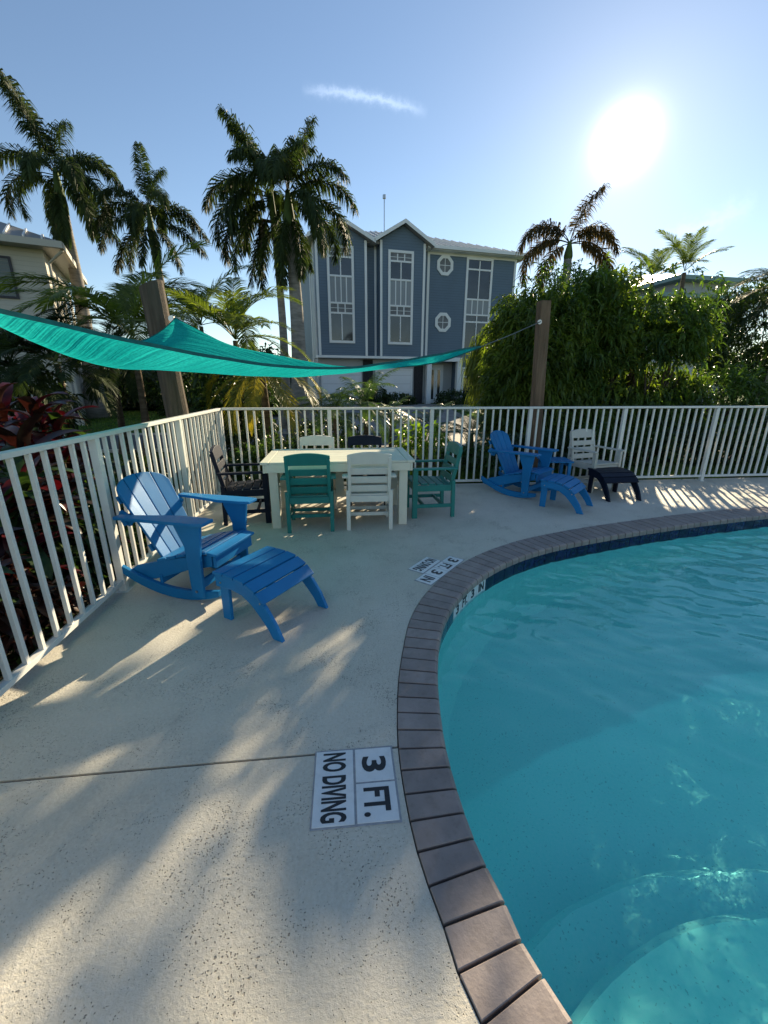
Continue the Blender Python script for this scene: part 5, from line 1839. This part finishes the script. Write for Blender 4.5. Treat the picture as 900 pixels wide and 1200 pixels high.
tuft('bright grassy clump behind the fence left of the far blue rocker', 1.75, 7.0, 2400, .42, .62, seed=4)
tuft('grassy clump behind the teal chair at the table end', .95, 7.15, 1300, .36, .4, seed=5)
tuft('grassy clump behind the fence between far rocker and pale armchair', 3.3, 6.9, 1500, .34, .6, seed=6)
tuft('sunlit grassy clump behind the fence right of the navy footstool', 5.6, 6.95, 2600, .34, 1.0, seed=7)
tuft('grassy clump along the fence foot at the right', 7.9, 6.95, 2400, .30, 1.0, seed=8)

# --- dark planting across the lawn and by the houses
BACK = [(-17.5, 21.5, 1.9, 2.3, 'dark shrub across the lawn below the beige house'), (-14.2, 22.5, 1.8, 2.0, 'dark shrub behind the base of the tallest palm'),
        (-11.2, 23.0, 1.8, 2.2, 'dark shrub across the lawn right of the tallest palm'), (-8.4, 22.5, 1.8, 2.4, 'dark shrub behind the leaning post, across the lawn'),
        (-5.8, 21.0, 1.6, 2.6, 'dark shrub between the leaning post and the yellow palm'), (-3.6, 20.0, 1.5, 2.7, 'dark shrub at the left corner of the blue house drive'),
        (-21.5, 20.5, 2.2, 2.8, 'dark shrub at the left edge beside the beige house wall')]
for i, (x, y, r_, h, lab) in enumerate(BACK):
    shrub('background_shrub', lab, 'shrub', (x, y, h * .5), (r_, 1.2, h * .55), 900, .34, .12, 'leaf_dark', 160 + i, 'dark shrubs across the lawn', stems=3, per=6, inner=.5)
for i, (x, y, h, lab) in enumerate(((3.4, 25.6, .5, 'low dark shrub left of the front porch'), (6.5, 25.2, .65, 'low dark shrub before the ground floor windows'), (8.4, 25.4, .9, 'taller dark shrub at the right corner of the blue house'),
                                    (9.8, 24.6, 1.0, 'dark bush beside the right corner of the blue house'), (2.0, 25.9, .8, 'dark shrub between the two garage doors'))):
    shrub('house_shrub', lab, 'shrub', (x, y, .33 + h * .5), (.85, .6, h * .6), 260, .22, .08, 'leaf_dark', 180 + i, 'small shrubs along the front of the blue house', stems=2, per=5, base=.3)
# willow-like pale tree before the house, left of the hedge
a = at(578, 420, 13.5)
shrub('weeping_tree', 'pale olive weeping tree between the porch and the hedge', 'tree', (a.x, 13.5, a.z - .1), (.62, .55, 1.0), 520, .30, .035, 'leaf_feather', 201, stems=3, per=6, droop=1.3, upbias=-.3)

for i, (px, py, Y, r_, lab) in enumerate(((20, 455, 8.6, .8, 'dark leafy shrub at the left edge below the low palms'),                                       (235, 455, 10.5, .9, 'dark shrub right of the leaning post over the fence corner'),
                                      (275, 452, 9.2, .7, 'dark shrub behind the yellow palm'))):
    a = at(px, py, Y)
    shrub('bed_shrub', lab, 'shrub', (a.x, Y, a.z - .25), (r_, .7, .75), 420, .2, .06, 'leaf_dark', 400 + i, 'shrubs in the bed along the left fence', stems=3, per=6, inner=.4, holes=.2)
# --- far tree line that closes the view between the houses
for i, (x, y, r_, h) in enumerate(((-60, 75, 11, 7), (-42, 80, 10, 7.5), (-25, 82, 9, 7), (24, 60, 8, 6.0), (36, 62, 8, 6.5), (50, 60, 9, 6.5), (66, 58, 10, 7))):
    shrub('far_tree', ('far tree beyond the beige house', 'far tree line left of the palms', 'far tree behind the palms at the left of the blue house',
                       'far tree right of the blue house', 'far tree beyond the hedge', 'far tree beyond the right edge of the hedge', 'far tree at the extreme right')[i], 'tree', (x, y, h * .45), (r_, 5, h * .55), 700, 1.0, .5, 'leaf_dark', 220 + i, 'far trees', stems=1, per=5, base=.3)


# --- strappy red and maroon cordylines behind the left fence: every big leaf a part
def strap_mesh(key, L, W, e0, curl):
    if key in FR: return FR[key]
    n = 6; V = []; F = []
    p = Vector((0, 0, 0))
    for k in range(n + 1):
        s = k / n
        w = W * (0.35 + 0.65 * math.sin(PI * min(1, .18 + s * .82)) ** .8) * (0.02 if k == n else 1)
        e = e0 - curl * s
        d = Vector((math.cos(e), 0, math.sin(e)))
        nn = Vector((-math.sin(e), 0, math.cos(e)))
        V += [p + Vector((0, w / 2, 0)) + nn * w * .16, p, p + Vector((0, -w / 2, 0)) + nn * w * .16]
        p = p + d * (L / n)
    for k in range(n):
        a = 3 * k
        F += [(a, a + 1, a + 4, a + 3), (a + 1, a + 2, a + 5, a + 4)]
    mb = MB().add(V, F)
    FR[key] = mb.mesh('leaf')
    FR[key].polygons.foreach_set('use_smooth', [True] * len(FR[key].polygons))
    return FR[key]


def cordyline(label, x, y, hts, seed, red, L=.46, W=.12, nl=15):
    t = thing('cordyline', label, 'plant', (x, y, -.13), 0, 'cordylines behind the left fence')
    rr = random.Random(seed)
    for h in hts:
        ox, oy = rr.uniform(-.16, .16), rr.uniform(-.16, .16)
        MB().tube([(ox * .4, oy * .4, 0), (ox * .8, oy * .8, h * .5), (ox, oy, h)], [.020, .016, .013], 6).build('stem', 'bark', t)
        for k in range(nl):
            u = k / nl
            e = R(75 - 85 * u + rr.uniform(-10, 10))
            me = strap_mesh(('cord', round(e * 3), L, W), L, W, round(e * 3) / 3, R(75))
            o = link('leaf', me, None, t)
            if not me.materials: me.materials.append(MATS['leaf_maroon'])
            o.material_slots[0].link = 'OBJECT'
            o.material_slots[0].material = MATS['leaf_red' if rr.random() < red else ('leaf_maroon' if rr.random() < .75 else 'leaf_dark')]
            o.location = (ox, oy, h - .30 * u * min(1, h)); o.rotation_euler = (rr.uniform(-.3, .3), 0, k * 2.4 + rr.uniform(-.4, .4))
            sc = rr.uniform(.75, 1.15); o.scale = (sc, sc, sc)


for i, (x, y, hts, red, lab) in enumerate((
        (-3.00, 4.45, (1.42, 1.20, .95, 1.3), .75, 'tall red cordyline rising over the fence rail at the left edge'),
        (-2.50, 3.45, (1.15, .95, .6), .30, 'dark maroon cordyline just below the red one'),
        (-2.45, 2.35, (.70, .45), .22, 'maroon plant behind the nearest fence pickets'),
        (-2.40, 3.05, (.75, .4), .30, 'plant with red leaves behind the fence left of the near rocker'),
        (-2.45, 3.85, (.60, .35), .15, 'low maroon plant behind the fence by the near rocking chair'),
        (-3.1, 2.1, (1.0, .6), .12, 'dark plant behind the fence at the lower left edge'),
        (-3.5, 4.7, (1.4, 1.1), .6, 'red-tinged cordyline at the left edge farther from the fence'),
        (-2.5, 1.65, (.6, .3), .2, 'low dark plant behind the fence at the left frame edge'),
        (-3.4, 5.4, (.8, .5), .1, 'dark plant near the foot of the leaning post'),
        (-4.3, 5.0, (1.25, .9), .25, 'dark cordyline left of the leaning post'))):
    cordyline(lab, x, y, hts, 300 + i, red, nl=15)
for i, (x, y, r_, h, mt, lab) in enumerate((
        (-2.55, 2.7, .55, .50, 'leaf_maroon', 'low maroon ground shrub behind the left fence pickets'),
        (-2.6, 3.6, .55, .55, 'leaf_dark', 'low dark shrub behind the fence by the near rocker'),
        (-2.6, 4.5, .55, .65, 'leaf_mid', 'green flecked shrub behind the left fence near its second post'),
        (-2.7, 5.5, .55, .70, 'leaf_dark', 'dark shrub behind the left fence close to the corner'),
        (-2.6, 1.8, .55, .45, 'leaf_dark', 'low dark shrub behind the nearest pickets'),
        (-3.6, 2.7, .7, .85, 'leaf_dark', 'dark shrub behind the maroon plants'),
        (-3.7, 3.9, .7, .95, 'leaf_dark', 'dark shrub at the foot of the tall red cordyline'),
        (-4.9, 4.6, .9, 1.2, 'leaf_dark', 'larger dark shrub at the left edge behind the cordylines'))):
    shrub('bed_shrub', lab, 'shrub', (x, y, h * .45 - .1), (r_, r_, h * .6), 300, .12, .05, mt, 330 + i, 'shrubs in the bed along the left fence', stems=3, per=5, inner=.3)

# leafy litter and ground cover in the beds
n = 9000
P = np.zeros((n, 3))
half = n // 2
P[:half, 0] = rng.uniform(-4.5, -2.0, half); P[:half, 1] = rng.uniform(.3, 6.4, half)
P[half:, 0] = rng.uniform(-3, 11, n - half); P[half:, 1] = rng.uniform(6.5, 8.6, n - half)
P[:, 2] = -.125
D = norm(np.stack([rng.normal(size=n), rng.normal(size=n), rng.uniform(.1, 1.2, n)], 1))
V, T = blades(P, D, np.tile([0, 0, 1.0], (n, 1)), rng.uniform(.05, .13, n), rng.uniform(.02, .045, n), droop=.2)
tag(link('ground_cover', np_mesh('ground_cover', V, T), 'leaf_mid'), 'dark leafy ground cover in the beds behind the fences', 'ground cover', kind='stuff')
# lawn blades where the lawn shows
n = 26000
P = np.zeros((n, 3))
P[:, 0] = rng.uniform(-22, -3.6, n); P[:, 1] = 14.8 + 6.5 * rng.random(n) ** 1.3
m_ = rng.random(n) < .35
P[m_, 0] = rng.uniform(5.8, 13, m_.sum()); P[m_, 1] = rng.uniform(14.8, 24, m_.sum())
P[:, 2] = [rise(y) - .02 for y in P[:, 1]]
D = norm(np.stack([rng.normal(size=n) * .5, rng.normal(size=n) * .5, np.ones(n)], 1))
V, T = blades(P, D, np.tile([0, 1.0, .1], (n, 1)), rng.uniform(.05, .11, n), .03, droop=.2)
tag(link('lawn_grass', np_mesh('lawn_grass', V, T), 'grass_blade'), 'short green grass of the lawns across the street', 'grass', kind='stuff')
print('OBJECTS', len(scene.objects), 'TRIS', sum(len(m.polygons) for m in bpy.data.meshes))
